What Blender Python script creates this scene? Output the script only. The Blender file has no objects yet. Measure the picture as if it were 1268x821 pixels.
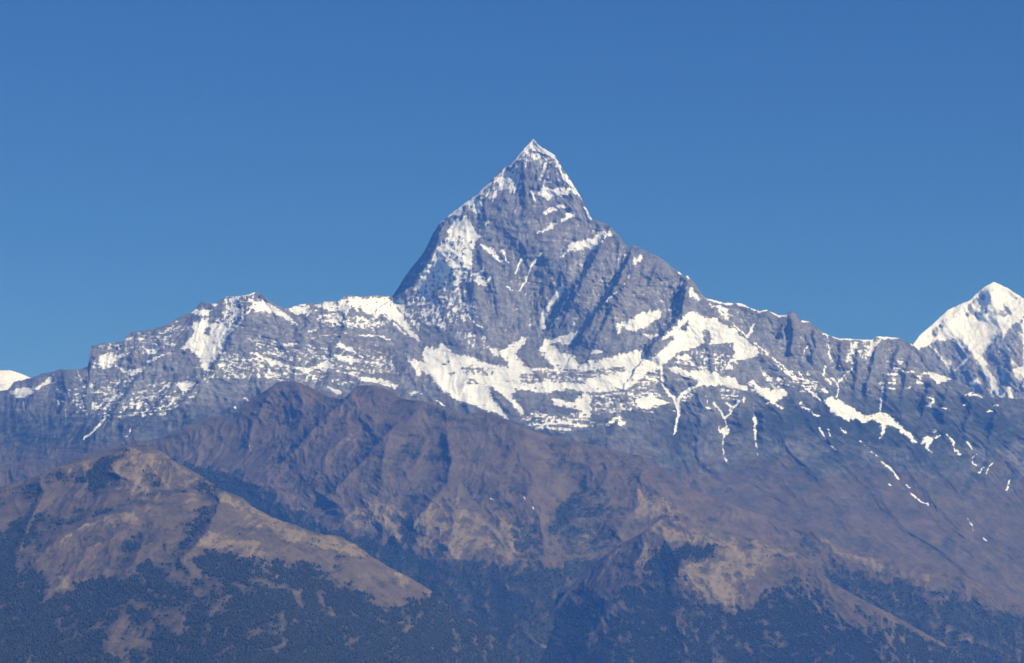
import bpy, math
import numpy as np

S = bpy.context.scene
COL = S.collection

# ------------------------------------------------------------------ camera
CAM_Z = 1600.0                       # metres above sea level, a viewpoint hill
PITCH = math.radians(7.0)
HALF = math.radians(10.0)
FPX = 634.0 / math.tan(HALF)         # focal length in units of the 1268 wide frame
cam_d = bpy.data.cameras.new('camera')
cam = bpy.data.objects.new('camera', cam_d)
COL.objects.link(cam)
cam.location = (0, 0, CAM_Z)
cam.rotation_euler = (math.radians(90) + PITCH, 0, 0)
cam_d.sensor_fit = 'HORIZONTAL'
cam_d.angle = 2 * HALF
cam_d.clip_start = 1.0
cam_d.clip_end = 200000.0
S.camera = cam

# ------------------------------------------------------------------ light
SUN_ELEV, SUN_AZ = 38.0, 68.0        # azimuth: degrees to the right of straight behind the camera
e, a = math.radians(SUN_ELEV), math.radians(SUN_AZ)
SUN = (math.cos(e) * math.sin(a), -math.cos(e) * math.cos(a), math.sin(e))
sun_d = bpy.data.lights.new('sun', 'SUN')
sun_d.energy = 4.8
sun_d.angle = math.radians(0.5)
sun_d.color = (1.0, 0.97, 0.93)
sun = bpy.data.objects.new('sun', sun_d)
COL.objects.link(sun)
from mathutils import Vector
sun.rotation_euler = Vector(SUN).to_track_quat('Z', 'Y').to_euler()
sun.location = (3000, -2000, 9000)

world = bpy.data.worlds.new('World')
S.world = world
world.use_nodes = True
wn = world.node_tree
bg = wn.nodes['Background']
sky = wn.nodes.new('ShaderNodeTexSky')
sky.sky_type = 'NISHITA'
sky.sun_disc = False
sky.sun_elevation = e
sky.sun_rotation = math.atan2(SUN[0], SUN[1])
sky.altitude = 1600
sky.air_density = 1.0
sky.dust_density = 0.0
sky.ozone_density = 10.0
deep = wn.nodes.new('ShaderNodeHueSaturation')      # the thin dry winter air of the photograph: a deeper blue
deep.inputs['Saturation'].default_value = 1.11
deep.inputs['Hue'].default_value = 0.509
wn.links.new(sky.outputs[0], deep.inputs['Color'])
wn.links.new(deep.outputs[0], bg.inputs[0])
bg.inputs[1].default_value = 0.073

S.view_settings.view_transform = 'Standard'
S.view_settings.look = 'None'
S.view_settings.gamma = 1.0
S.view_settings.exposure = 0.0
S.cycles.use_denoising = True
S.cycles.volume_bounces = 2
S.cycles.max_bounces = 6
S.cycles.diffuse_bounces = 2
S.cycles.transparent_max_bounces = 16

# ------------------------------------------------------------------ numeric helpers
def perlin(x, y, seed):
    xi = np.floor(x).astype(np.int64); yi = np.floor(y).astype(np.int64)
    xf = x - xi; yf = y - yi
    u = xf * xf * xf * (xf * (xf * 6 - 15) + 10); v = yf * yf * yf * (yf * (yf * 6 - 15) + 10)
    def grad(ix, iy, dx, dy):
        h = (ix * 374761393 + iy * 668265263 + seed * 974711) & 0xFFFFFFFF
        h = ((h ^ (h >> 13)) * 1274126177) & 0xFFFFFFFF
        h = (h ^ (h >> 16)) & 1023
        ang = h * (2 * np.pi / 1024)
        return np.cos(ang) * dx + np.sin(ang) * dy
    n00 = grad(xi, yi, xf, yf); n10 = grad(xi + 1, yi, xf - 1, yf)
    n01 = grad(xi, yi + 1, xf, yf - 1); n11 = grad(xi + 1, yi + 1, xf - 1, yf - 1)
    return ((n00 * (1 - u) + n10 * u) * (1 - v) + (n01 * (1 - u) + n11 * u) * v) * 1.5

def fbm(x, y, seed, octs, gain=0.5):
    s = np.zeros_like(x); amp = 1.0
    for o in range(octs):
        s += amp * perlin(x * 2 ** o + 17.3 * o, y * 2 ** o - 9.1 * o, seed + o); amp *= gain
    return s

def ridged(x, y, seed, octs, gain=0.5):
    s = np.zeros_like(x); amp = 1.0; w = np.ones_like(x)
    for o in range(octs):
        n = 1 - np.abs(perlin(x * 2 ** o + 31.7 * o, y * 2 ** o + 5.3 * o, seed + o))
        n = n * n
        s += amp * n * w; w = np.clip(n * 1.4, 0, 1); amp *= gain
    return s

def sstep(a, b, x):
    t = np.clip((x - a) / (b - a), 0, 1)
    return t * t * (3 - 2 * t)

def tps(ctrl):
    c = np.array(ctrl, float); P = c[:, :2] / 100.0; n = len(c)
    d = np.linalg.norm(P[:, None] - P[None], axis=2)
    K = np.where(d > 0, d * d * np.log(d + 1e-12), 0) + np.eye(n) * 0.02
    A = np.zeros((n + 3, n + 3)); A[:n, :n] = K
    A[:n, n] = 1; A[:n, n + 1:] = P; A[n, :n] = 1; A[n + 1:, :n] = P.T
    w = np.linalg.solve(A, np.concatenate([c[:, 2], np.zeros(3)]))
    def f(U, V):
        x = U / 100.0; y = V / 100.0
        out = w[n] + w[n + 1] * x + w[n + 2] * y
        for i in range(n):
            r2 = (x - P[i, 0]) ** 2 + (y - P[i, 1]) ** 2
            out += w[i] * 0.5 * r2 * np.log(r2 + 1e-12)
        return out
    return f

def zoomed(x0, y0, sc):
    return lambda *p: [(x0 + x / sc, y0 + y / sc) for x, y in zip(p[0::2], p[1::2])]

# image coordinates are counted in 1/1268ths of the view: pixel frames of enlarged image crops
Z1 = zoomed(440, 150, 3.5222); Z2 = zoomed(440, 340, 3.5222); Z3 = zoomed(720, 300, 4.5286)
Z4 = zoomed(720, 440, 4.5286); Z5 = zoomed(960, 320, 4.104); Z6 = zoomed(960, 480, 4.104)
Z7 = zoomed(0, 340, 4.511); Z8 = zoomed(240, 340, 4.511)
Q1 = zoomed(0, 480, 3.9625); Q2 = zoomed(0, 614, 3.9625); Q3 = zoomed(300, 450, 3.9625)
Q4 = zoomed(300, 614, 3.9625); Q5 = zoomed(600, 500, 3.9625); Q6 = zoomed(600, 614, 3.9625)
Q7 = zoomed(900, 540, 3.446); Q8 = zoomed(948, 614, 3.9625)
PX = zoomed(0, 0, 1.0)

def bbox(U, V, pts, pad):
    p = np.array(pts)
    return np.nonzero((U > p[:, 0].min() - pad) & (U < p[:, 0].max() + pad) & (V > p[:, 1].min() - pad) & (V < p[:, 1].max() + pad))[0]

def poly_sd(U, V, pts):
    p = np.array(pts); q = np.roll(p, -1, 0)
    best = np.full(U.shape, 1e9); inside = np.zeros(U.shape, bool)
    for (x1, y1), (x2, y2) in zip(p, q):
        dx, dy = x2 - x1, y2 - y1
        t = np.clip(((U - x1) * dx + (V - y1) * dy) / (dx * dx + dy * dy + 1e-9), 0, 1)
        best = np.minimum(best, (U - x1 - t * dx) ** 2 + (V - y1 - t * dy) ** 2)
        c = (y1 > V) != (y2 > V)
        inside ^= c & (U < x1 + (V - y1) * dx / (dy if dy else 1e-9))
    return np.where(inside, 1, -1) * np.sqrt(best)

def line_d(U, V, pts):
    """distance, signed side (+ right of a line drawn downwards), 0..1 along"""
    p = np.array(pts, float); L = np.hypot(*(p[1:] - p[:-1]).T); tot = L.sum(); acc = 0
    best = np.full(U.shape, 1e9); side = np.zeros(U.shape); al = np.zeros(U.shape)
    for i in range(len(p) - 1):
        x1, y1 = p[i]; dx, dy = p[i + 1] - p[i]
        t = np.clip(((U - x1) * dx + (V - y1) * dy) / (dx * dx + dy * dy + 1e-9), 0, 1)
        ex = U - x1 - t * dx; ey = V - y1 - t * dy
        d = np.hypot(ex, ey); m = d < best
        best = np.where(m, d, best)
        cr = (ex * dy - ey * dx)
        side = np.where(m, np.sign(cr), side); al = np.where(m, (acc + t * L[i]) / tot, al)
        acc += L[i]
    return best, side, al

class Cover:
    """a ground cover value per terrain vertex, filled from outlines traced in image pixels and projected onto the terrain"""
    def __init__(s, U, V, wu, wv, base=0.0):
        s.U, s.V = U + wu, V + wv; s.P = np.full(U.shape, base)
    def poly(s, pts, val=1.0, soft=3.4):
        i = bbox(s.U, s.V, pts, soft + 1)
        m = sstep(-soft, soft, poly_sd(s.U[i], s.V[i], pts)) * val
        s.P[i] = np.maximum(s.P[i], m)
    def hole(s, pts, val=0.0, soft=3.4):
        i = bbox(s.U, s.V, pts, soft + 1)
        m = sstep(-soft, soft, poly_sd(s.U[i], s.V[i], pts))
        s.P[i] = s.P[i] * (1 - m) + np.minimum(s.P[i], val) * m
    def line(s, pts, w0, w1=None, val=1.0, soft=1.3):
        w1 = w0 if w1 is None else w1
        i = bbox(s.U, s.V, pts, max(w0, w1) + 2)
        d, _, al = line_d(s.U[i], s.V[i], pts)
        w = (w0 + (w1 - w0) * al) / 2 * 0.86
        m = sstep(-soft, soft, w - d) * val
        s.P[i] = np.maximum(s.P[i], m)

def rib(R, U, V, pts, h, wl, wr, fade=0.25):
    """raise (h>0) or cut (h<0) the ground along a line; wl/wr: how far its left and right flanks reach"""
    i = bbox(U, V, pts, 5 * max(wl, wr))
    d, sd, al = line_d(U[i], V[i], pts)
    w = np.where(sd < 0, wl, wr)
    k = sstep(0, fade, al) * 0.75 + 0.25
    k *= sstep(0, fade, 1 - al) * 0.75 + 0.25
    e1 = np.exp(-np.sqrt((d / w) ** 2 + 0.01))
    wall = 1.75 * e1 - 0.75 * np.exp(-d / (2.4 * wl))
    R[i] += h * k * (np.where(sd < 0, wall, e1) if h > 0 else e1)

def place(U, V, Y):
    a = (U - 634.0) / FPX; b = (410.5 - V) / FPX
    t = Y / (math.cos(PITCH) - b * math.sin(PITCH))
    return a * t, Y, CAM_Z + t * (math.sin(PITCH) + b * math.cos(PITCH))

def terrain(name, X, Y, Z, rows, cols, attrs, mat, label, cat):
    nv = rows * cols
    me = bpy.data.meshes.new(name)
    me.vertices.add(nv)
    co = np.stack([X, Y, Z], -1).astype(np.float32)
    me.vertices.foreach_set('co', co.ravel())
    idx = np.arange(nv, dtype=np.int32).reshape(rows, cols)
    q = np.stack([idx[1:, :-1], idx[1:, 1:], idx[:-1, 1:], idx[:-1, :-1]], -1).reshape(-1, 4)
    nf = len(q)
    me.loops.add(nf * 4); me.polygons.add(nf)
    me.loops.foreach_set('vertex_index', q.ravel())
    me.polygons.foreach_set('loop_start', np.arange(0, nf * 4, 4, dtype=np.int32))
    me.polygons.foreach_set('loop_total', np.full(nf, 4, np.int32))
    me.polygons.foreach_set('use_smooth', np.ones(nf, bool))
    me.update(calc_edges=True)
    for k, v in attrs.items():
        at = me.attributes.new(k, 'FLOAT', 'POINT')
        at.data.foreach_set('value', v.astype(np.float32).ravel())
    me.materials.append(mat)
    ob = bpy.data.objects.new(name, me)
    COL.objects.link(ob)
    ob['label'] = label; ob['category'] = cat; ob['kind'] = 'structure'
    return ob

class Layer:
    def __init__(s, crest, bottom, u0, u1, rows, depth, du=1.0, jag=0.8, seed=1, back=14, backdrop=2500.0):
        s.cols = int((u1 - u0) / du) + 1; s.rows = rows; s.back = back; s.backdrop = backdrop
        u = np.linspace(u0, u1, s.cols)
        c = np.array(crest); b = np.array(bottom)
        top = np.interp(u, c[:, 0], c[:, 1])
        top += jag * (fbm(u / 9.0, u * 0 + 3.3, seed + 70, 4, 0.8))
        bot = np.interp(u, b[:, 0], b[:, 1])
        t = np.linspace(0, 1, rows)[:, None]
        s.V = (top[None] + t * (bot - top)[None]).ravel(); s.U = np.broadcast_to(u, (rows, s.cols)).ravel().copy()
        s.below = s.V - np.broadcast_to(top, (rows, s.cols)).ravel()
        s.Y = tps(depth)(s.U, s.V) * 1000.0
        s.R = np.zeros_like(s.U)
        X, _, Z = place(s.U, s.V, s.Y)
        s.x, s.z = X, Z
        n = s.rows * s.cols
        wu = fbm(s.U / 11, s.V / 11, seed + 200, 4, 0.72); wv = fbm(s.U / 11, s.V / 11, seed + 300, 4, 0.72)
        s.wu, s.wv = wu, wv
    def cover(s, k=1.4, base=0.0):
        return Cover(s.U, s.V, s.wu * k, s.wv * k, base)
    def rib(s, pts, h, wl, wr, fade=0.25):
        # ribs wander a little
        rib(s.R, s.U + s.wu * 2.0, s.V, pts, h, wl, wr, fade)
    def hollow(s, rad):
        """about +1 in hollows, -1 on crests: the relief against its own surroundings"""
        g = s.R.reshape(s.rows, s.cols); b = g
        for ax in (0, 1, 0, 1):
            p = np.concatenate([np.repeat(b.take([0], ax), rad + 1, ax), b, np.repeat(b.take([-1], ax), rad, ax)], ax)
            c = np.cumsum(p, ax); n = b.shape[ax]; w = 2 * rad + 1
            b = (c.take(np.arange(w, w + n), ax) - c.take(np.arange(0, n), ax)) / w
        d = b - g
        return np.clip(d / (d.std() * 1.5 + 1e-6), -2, 2).ravel()
    def build(s, name, attrs, mat, label, cat):
        Y = s.Y - s.R
        X, Y, Z = place(s.U, s.V, Y)
        s.at, s.wood = np.stack([X, Y, Z], -1), attrs['wood']
        sh = (s.rows, s.cols)
        X, Y, Z = X.reshape(sh), Y.reshape(sh), Z.reshape(sh)
        # the far side of the crest, falling away behind it
        k = (np.linspace(0, 1, s.back + 1)[1:][::-1] ** 1.6)[:, None] * s.backdrop
        rough = 0.12 * k * perlin(X[:1] / 300 + k / 400, k / 300 + X[:1] * 0, 77)
        BX = X[:1] * (1 + 0 * k); BY = Y[:1] + k; BZ = Z[:1] - 0.75 * k - np.abs(rough) - 2.0
        X = np.concatenate([BX, X]); Y = np.concatenate([BY, Y]); Z = np.concatenate([BZ, Z])
        at = {}
        for n_, v in attrs.items():
            v = v.reshape(sh)
            at[n_] = np.concatenate([np.repeat(v[:1], s.back, 0), v])
        return terrain(name, X.ravel(), Y.ravel(), Z.ravel(), s.rows + s.back, s.cols, at, mat, label, cat)

# ------------------------------------------------------------------ materials
class Nodes:
    def __init__(s, name):
        s.m = bpy.data.materials.new(name); s.m.use_nodes = True
        s.t = s.m.node_tree; s.b = s.t.nodes['Principled BSDF']
        s.b.inputs['Roughness'].default_value = 0.9
        s.b.inputs['Specular IOR Level'].default_value = 0.15
        g = s.t.nodes.new('ShaderNodeNewGeometry'); s.pos = g.outputs['Position']; s.nrm = g.outputs['Normal']
    def l(s, a, b): s.t.links.new(a, b)
    def attr(s, n):
        x = s.t.nodes.new('ShaderNodeAttribute'); x.attribute_name = n; return x.outputs['Fac']
    def noise(s, size, detail=4, rough=0.55, stretch=(1, 1, 1), off=0.0):
        mp = s.t.nodes.new('ShaderNodeMapping'); s.l(s.pos, mp.inputs[0])
        mp.inputs['Scale'].default_value = [1.0 / (size * k) for k in stretch]
        mp.inputs['Location'].default_value = (off, off * 1.7, off * 0.3)
        n = s.t.nodes.new('ShaderNodeTexNoise'); s.l(mp.outputs[0], n.inputs['Vector'])
        n.inputs['Scale'].default_value = 1; n.inputs['Detail'].default_value = detail; n.inputs['Roughness'].default_value = rough
        return n.outputs['Fac']
    def math(s, op, a, b=None, c=None):
        n = s.t.nodes.new('ShaderNodeMath'); n.operation = op
        for i, x in enumerate((a, b, c)):
            if x is None: continue
            if isinstance(x, (int, float)): n.inputs[i].default_value = x
            else: s.l(x, n.inputs[i])
        return n.outputs[0]
    def ramp(s, x, lo, hi):
        n = s.t.nodes.new('ShaderNodeMapRange'); n.interpolation_type = 'SMOOTHSTEP'
        s.l(x, n.inputs[0]); n.inputs[1].default_value = lo; n.inputs[2].default_value = hi
        return n.outputs[0]
    def mix(s, f, a, b):
        n = s.t.nodes.new('ShaderNodeMix'); n.data_type = 'RGBA'
        if isinstance(f, (int, float)): n.inputs[0].default_value = f
        else: s.l(f, n.inputs[0])
        for i, x in ((6, a), (7, b)):
            if isinstance(x, tuple): n.inputs[i].default_value = (*x, 1)
            else: s.l(x, n.inputs[i])
        return n.outputs[2]
    def edge(s, attr, size, amount, lo=0.45, hi=0.55, stretch=(1, 1, 1), off=0.0):
        n = s.noise(size, 5, 0.65, stretch, off)
        x = s.math('MULTIPLY_ADD', s.math('SUBTRACT', n, 0.5), amount, s.attr(attr))
        return s.ramp(x, lo, hi)
    def bump(s, h, dist, strength=1.0):
        b = s.t.nodes.new('ShaderNodeBump'); b.inputs['Strength'].default_value = strength
        b.inputs['Distance'].default_value = dist; s.l(h, b.inputs['Height']); s.l(b.outputs[0], s.b.inputs['Normal'])

ROCK_A, ROCK_B, ROCK_W = (0.095, 0.096, 0.102), (0.225, 0.222, 0.215), (0.205, 0.175, 0.142)
HEATH, STRAW, WOOD, SNOW = (0.106, 0.079, 0.049), (0.245, 0.193, 0.108), (0.019, 0.026, 0.012), (0.89, 0.895, 0.90)

def ground_material(name, rock=True):
    k = Nodes(name)
    n1 = k.noise(420, 5, 0.6); n2 = k.noise(70, 5, 0.65, (1, 1, 1.8), 3.1); n3 = k.noise(260, 4, 0.6, (2.2, 2.2, 0.35), 7.7)
    c = k.mix(k.ramp(n2, 0.32, 0.68), ROCK_A, ROCK_B)
    c = k.mix(k.math('MULTIPLY', k.ramp(n1, 0.45, 0.7), 0.6), c, ROCK_W)
    c = k.mix(k.math('MULTIPLY', k.ramp(n3, 0.5, 0.66), 0.45), c, (0.085, 0.086, 0.09))
    # bedding planes, and the grain of broken rock
    bed = k.noise(46, 5, 0.62, (9, 9, 0.6), 15.0)
    c = k.mix(k.math('MULTIPLY', k.ramp(bed, 0.5, 0.64), 0.28), c, (0.080, 0.081, 0.086))
    c = k.mix(k.math('MULTIPLY', k.ramp(k.noise(58, 5, 0.62, (8, 8, 0.7), 33.0), 0.55, 0.7), 0.4), c, (0.27, 0.262, 0.25))
    c = k.mix(k.math('MULTIPLY', k.ramp(k.noise(15, 3, 0.7, (1, 1, 1.5), 27.0), 0.42, 0.7), 0.28), c, (0.07, 0.071, 0.076))
    # heath and dry grass
    h1 = k.noise(160, 5, 0.65, (1, 1, 0.7), 11.0)
    heath = k.mix(k.ramp(h1, 0.3, 0.7), (HEATH[0] * 0.72, HEATH[1] * 0.75, HEATH[2] * 0.8), (HEATH[0] * 1.3, HEATH[1] * 1.35, HEATH[2] * 1.3))
    c = k.mix(k.edge('heath', 130, 0.9, 0.38, 0.62), c, heath)
    straw = k.mix(k.ramp(k.noise(60, 4, 0.6, off=5.0), 0.3, 0.7), (STRAW[0] * 0.75, STRAW[1] * 0.74, STRAW[2] * 0.72), STRAW)
    c = k.mix(k.math('MULTIPLY', k.edge('straw', 90, 0.8, 0.34, 0.74, off=2.0), 0.92), c, straw)
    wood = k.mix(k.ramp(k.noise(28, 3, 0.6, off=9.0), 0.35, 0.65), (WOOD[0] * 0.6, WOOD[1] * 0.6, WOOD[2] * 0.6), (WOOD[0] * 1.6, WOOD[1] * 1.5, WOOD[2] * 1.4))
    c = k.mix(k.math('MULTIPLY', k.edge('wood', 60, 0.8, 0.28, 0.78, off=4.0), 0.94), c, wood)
    snow = k.mix(k.ramp(k.noise(90, 4, 0.6, off=1.0), 0.3, 0.75), (0.77, 0.78, 0.795), SNOW)
    snow = k.mix(k.math('MULTIPLY', k.ramp(k.noise(150, 6, 0.75, off=21.0), 0.46, 0.72), 0.62), snow, (0.54, 0.54, 0.55))
    c = k.mix(k.math('MULTIPLY', k.edge('snow', 55, 0.7, 0.16, 0.62, (1, 1, 1), 16.0), 0.34), c, (0.62, 0.63, 0.65))   # a thin dusting round the drifts
    c = k.mix(k.edge('snow', 42, 0.55, 0.40, 0.60, (1, 1, 1), 6.0), c, snow)
    k.l(c, k.b.inputs['Base Color'])
    k.bump(k.noise(24, 4, 0.6, off=8.0), 5.0, 0.8)
    return k.m

M_GROUND = ground_material('mountain_ground')

# ------------------------------------------------------------------ valley floor
def sheet():
    n = 161
    g = np.linspace(-1, 1, n); x = np.sign(g) * np.abs(g) ** 1.5 * 75000; y = np.linspace(-9000, 75000, n)
    X, Y = np.meshgrid(x, y)
    r = np.hypot(X, Y)
    Z = 830 + 70 * fbm(X / 5000, Y / 5000, 5, 4)
    Z = Z + (CAM_Z - 2.0 - Z) * np.exp(-(r / 900.0) ** 2)
    one = np.ones(X.size)
    terrain('valley_floor', X.ravel(), Y.ravel(), Z.ravel(), n, n, {'heath': one * 0.4, 'straw': one * 0.3, 'wood': one * 0.5, 'snow': one * 0},
            M_GROUND, 'wide wooded valley floor below the mountain range', 'ground')
sheet()

# ================================================================== MAIN MASSIF
CREST = (PX(-160, 500, -60, 492) + PX(0, 484, 10, 482) + Z7(80, 600, 170, 580, 230, 555, 340, 530, 420, 530, 490, 520, 510, 400, 560, 385, 680, 375, 730, 320, 820, 310, 910, 290,
         1000, 235, 1080, 205, 1120, 155) + Z8(110, 165, 180, 125, 290, 115, 340, 97, 390, 115, 430, 155, 510, 195, 560, 175, 640, 160, 690, 165, 740, 145, 800, 150, 860, 112, 930, 125, 1020, 115, 1105, 120)
         + Z1(165, 760, 235, 650, 300, 570, 340, 490, 370, 440, 460, 370, 530, 320, 590, 262, 650, 198, 672, 195, 740, 115, 775, 78, 800, 105, 870, 150, 900, 200, 950, 275, 985, 335, 1030, 425, 1110, 455, 1190, 550, 1215, 540)
         + Z3(350, 45, 440, 85, 545, 165, 580, 195, 595, 185, 640, 235, 690, 310, 800, 340, 880, 340, 950, 370, 1000, 385, 1035, 378, 1100, 410, 1145, 410, 1175, 380)
         + Z5(140, 315, 170, 320, 250, 380, 310, 405, 380, 408, 490, 415, 520, 395, 630, 405, 700, 440) + PX(1140, 436, 1150, 450, 1160, 462, 1177, 469, 1189, 476, 1218, 489, 1235, 493, 1268, 494, 1340, 500, 1430, 520))
D3 = [(660, 172, 28.0), (600, 230, 27.9), (545, 275, 27.9), (720, 246, 27.9), (660, 290, 27.5), (660, 410, 26.95), (600, 400, 26.9), (560, 330, 27.3), (720, 400, 26.85), (700, 520, 25.5), (620, 510, 25.6), (780, 400, 26.8),
      (560, 430, 26.5), (640, 460, 26.2), (740, 450, 26.3), (785, 303, 27.7), (850, 341, 27.5), (840, 420, 26.9), (840, 470, 26.4), (840, 540, 25.9), (840, 620, 25.2), (900, 375, 27.5), (980, 384, 27.6), (980, 470, 26.9), (980, 560, 26.2), (980, 660, 24.9),
      (900, 440, 26.8), (1080, 420, 27.7), (1080, 500, 27.1), (1080, 600, 26.1), (1080, 700, 24.6), (1180, 470, 27.7), (1200, 560, 27.0), (1268, 494, 27.8), (1268, 600, 26.9), (1268, 740, 25.0), (1430, 560, 27.5), (1430, 760, 25),
      (110, 430, 26.4), (110, 500, 25.6), (110, 570, 24.8), (240, 380, 26.7), (315, 362, 26.8), (300, 440, 26.1), (300, 500, 25.5), (300, 560, 24.8), (380, 376, 26.9), (400, 440, 26.2), (450, 366, 27.1), (450, 440, 26.3), (450, 500, 25.6), (450, 560, 25.0),
      (490, 366, 27.6), (0, 484, 26.2), (0, 560, 25.2), (0, 640, 24.3), (-160, 520, 26), (-160, 640, 24.3), (600, 560, 24.9), (760, 600, 24.9)]
L = Layer(CREST, PX(-160, 700, 0, 660, 150, 610, 260, 580, 560, 590, 760, 650, 950, 730, 1100, 770, 1268, 810, 1430, 830), -150, 1420, 460, D3, 1.0, 0.7, 11, 14, 3000)
U, V = L.U, L.V

# --- snow cover
sn = L.cover(1.5)
P, LN, HO = sn.poly, sn.line, sn.hole
# broken cover first
P(Z1(690, 190, 775, 80, 800, 130, 830, 160, 760, 190, 720, 230, 700, 280, 640, 310, 590, 330, 470, 380, 430, 410, 440, 385, 530, 320, 590, 262, 650, 198), .46)
P(Z1(600, 250, 650, 205, 720, 220, 730, 290, 690, 315, 640, 290), .56)
P(Z1(800, 140, 870, 170, 920, 260, 850, 280, 790, 270), .36)
P(Z1(300, 660, 450, 540, 500, 640, 600, 670, 560, 720, 470, 700, 440, 780, 250, 790, 200, 760), .45)
P(Z1(430, 430, 480, 420, 505, 530, 515, 640, 440, 690, 330, 750, 255, 745, 250, 700, 320, 600, 380, 520), .6)
P(Z1(1020, 610, 1050, 640, 1040, 690, 1010, 680), .48)
P(Z1(20, 760, 250, 760, 420, 720, 420, 820, 400, 900, 330, 900, 200, 820), .45)
P(Z2(700, 600, 1030, 600, 1040, 660, 900, 690, 760, 670), .56)
P(Z2(1040, 530, 1230, 490, 1268, 520, 1268, 580, 1180, 600, 1100, 570), .47)
P(Z3(700, 330, 830, 370, 830, 450, 790, 430, 740, 390), .48)
P(Z3(190, 460, 230, 440, 250, 450, 240, 490, 200, 520), .5); P(Z3(340, 520, 400, 505, 430, 520, 390, 545), .6)
P(Z3(540, 620, 700, 590, 860, 640, 900, 700, 800, 740, 640, 720, 500, 690), .36)
P(Z4(1000, 60, 1060, 110, 1150, 200, 1160, 230, 1100, 220, 1020, 130), .5)
P(Z4(50, 260, 200, 210, 420, 180, 470, 250, 330, 300, 200, 330, 80, 330), .43)
P(Z4(300, 140, 400, 60, 430, 90, 440, 150, 400, 180, 320, 190), .55)
P(Z4(550, 210, 620, 180, 660, 200, 600, 260, 550, 270), .42); P(Z4(760, 180, 900, 190, 880, 250, 780, 250), .36)
P(Z5(560, 600, 620, 510, 660, 500, 600, 640), .45); P(Z5(380, 420, 520, 410, 500, 480, 400, 540, 340, 540), .42)
P(Z5(700, 610, 740, 580, 780, 575, 740, 630), .5); P(Z5(760, 690, 810, 690, 810, 765, 760, 760), .43)
P(Z5(0, 540, 240, 640, 300, 700, 100, 680, 0, 620), .36)
P(Z7(300, 640, 700, 560, 1000, 580, 1150, 580, 1100, 700, 900, 800, 500, 800), .31)
P(Z7(520, 400, 720, 330, 900, 300, 1000, 240, 1040, 300, 960, 400, 820, 450, 700, 440), .32)
P(Z8(160, 420, 340, 430, 560, 520, 700, 560, 900, 600, 900, 640, 700, 600, 500, 600, 300, 580, 0, 600, 0, 540, 60, 535, 150, 450), .37)
P(Z8(300, 330, 700, 400, 1100, 430, 1150, 560, 900, 560, 700, 560, 560, 500, 330, 430), .32)
P(Z8(640, 230, 800, 210, 1000, 240, 1100, 270, 1000, 310, 860, 300, 720, 290), .48)
P(Z8(1080, 130, 1263, 100, 1263, 330), .45)
P(Z8(180, 130, 340, 110, 330, 180, 250, 260, 170, 300, 120, 260), .42)
P(Z2(300, 80, 480, 60, 560, 180, 380, 250), .38); P(Z2(440, 340, 600, 360, 560, 250, 420, 240), .3)
HO(Z7(830, 500, 900, 420, 960, 410, 1050, 440, 1130, 500, 1130, 560, 1000, 590, 880, 600, 760, 640), .12)
# summit and face
P(Z1(775, 78, 800, 105, 835, 125, 870, 150, 872, 165, 840, 150, 805, 130, 780, 130, 760, 110))
P(Z1(872, 160, 905, 212, 950, 278, 985, 335, 972, 330, 938, 290, 902, 240, 880, 195)); LN(Z1(1000, 380, 1030, 425), 3.2)
P(Z1(800, 300, 820, 280, 860, 300, 880, 290, 920, 295, 940, 285, 935, 320, 900, 330, 860, 325, 840, 340, 815, 335, 800, 325))
LN(Z1(765, 305, 790, 350), 3.4, 2); P(Z1(820, 400, 850, 385, 890, 365, 920, 365, 915, 378, 870, 390, 835, 405))
P(Z1(785, 495, 830, 465, 880, 440, 920, 405, 950, 392, 968, 408, 930, 430, 880, 450, 840, 475, 800, 490))
P(Z1(905, 590, 930, 545, 965, 520, 1000, 520, 1040, 510, 1060, 480, 1110, 480, 1120, 495, 1080, 530, 1060, 545, 1040, 560, 1010, 545, 970, 560, 930, 570), .9)
P(Z1(420, 410, 460, 375, 485, 400, 450, 412)); P(Z1(480, 410, 500, 440, 520, 470, 540, 510, 530, 525, 490, 520, 450, 500, 440, 490, 455, 450))
P(Z1(470, 420, 430, 500, 390, 570, 350, 610, 330, 640, 300, 700, 285, 730, 260, 720, 300, 660, 330, 600, 360, 560, 410, 505, 440, 450), .95)
P(Z1(500, 530, 515, 545, 500, 590, 510, 635, 480, 640, 455, 655, 470, 610, 490, 560)); P(Z1(560, 540, 600, 555, 620, 590, 655, 625, 640, 620, 600, 590))
LN(Z1(640, 565, 665, 615), 3.2, 2); LN(Z1(700, 660, 725, 600), 3); LN(Z1(715, 745, 745, 690, 770, 630, 810, 575), 2.6, 3, .85); LN(Z1(660, 720, 700, 745), 2.2, 2, .8)
P(Z1(490, 350, 530, 340, 560, 360, 545, 400, 510, 395), .85); P(Z1(585, 315, 615, 320, 600, 345, 580, 345)); P(Z1(560, 435, 590, 440, 570, 460), .75)
for q in (Z1(470, 430, 400, 540, 330, 650, 280, 720), Z1(450, 470, 380, 590, 320, 690), Z1(490, 520, 430, 600, 360, 670), Z1(520, 520, 490, 640), Z1(440, 610, 400, 650, 340, 690), Z1(395, 560, 340, 640, 300, 700), Z1(545, 540, 600, 580), Z1(560, 640, 530, 700)):
    LN(q, 3.4, 4.4, .86)
P(Z1(420, 690, 470, 700, 440, 725, 410, 720), .85); P(Z1(525, 695, 560, 690, 600, 675, 570, 720, 535, 715), .85); P(Z1(360, 640, 420, 620, 440, 600, 400, 650), .75)
LN(Z1(365, 446, 460, 376, 530, 327, 592, 268), 3.4, 3, 1.0); LN(Z1(672, 198, 740, 122, 775, 84), 3, 3, .8)
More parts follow.
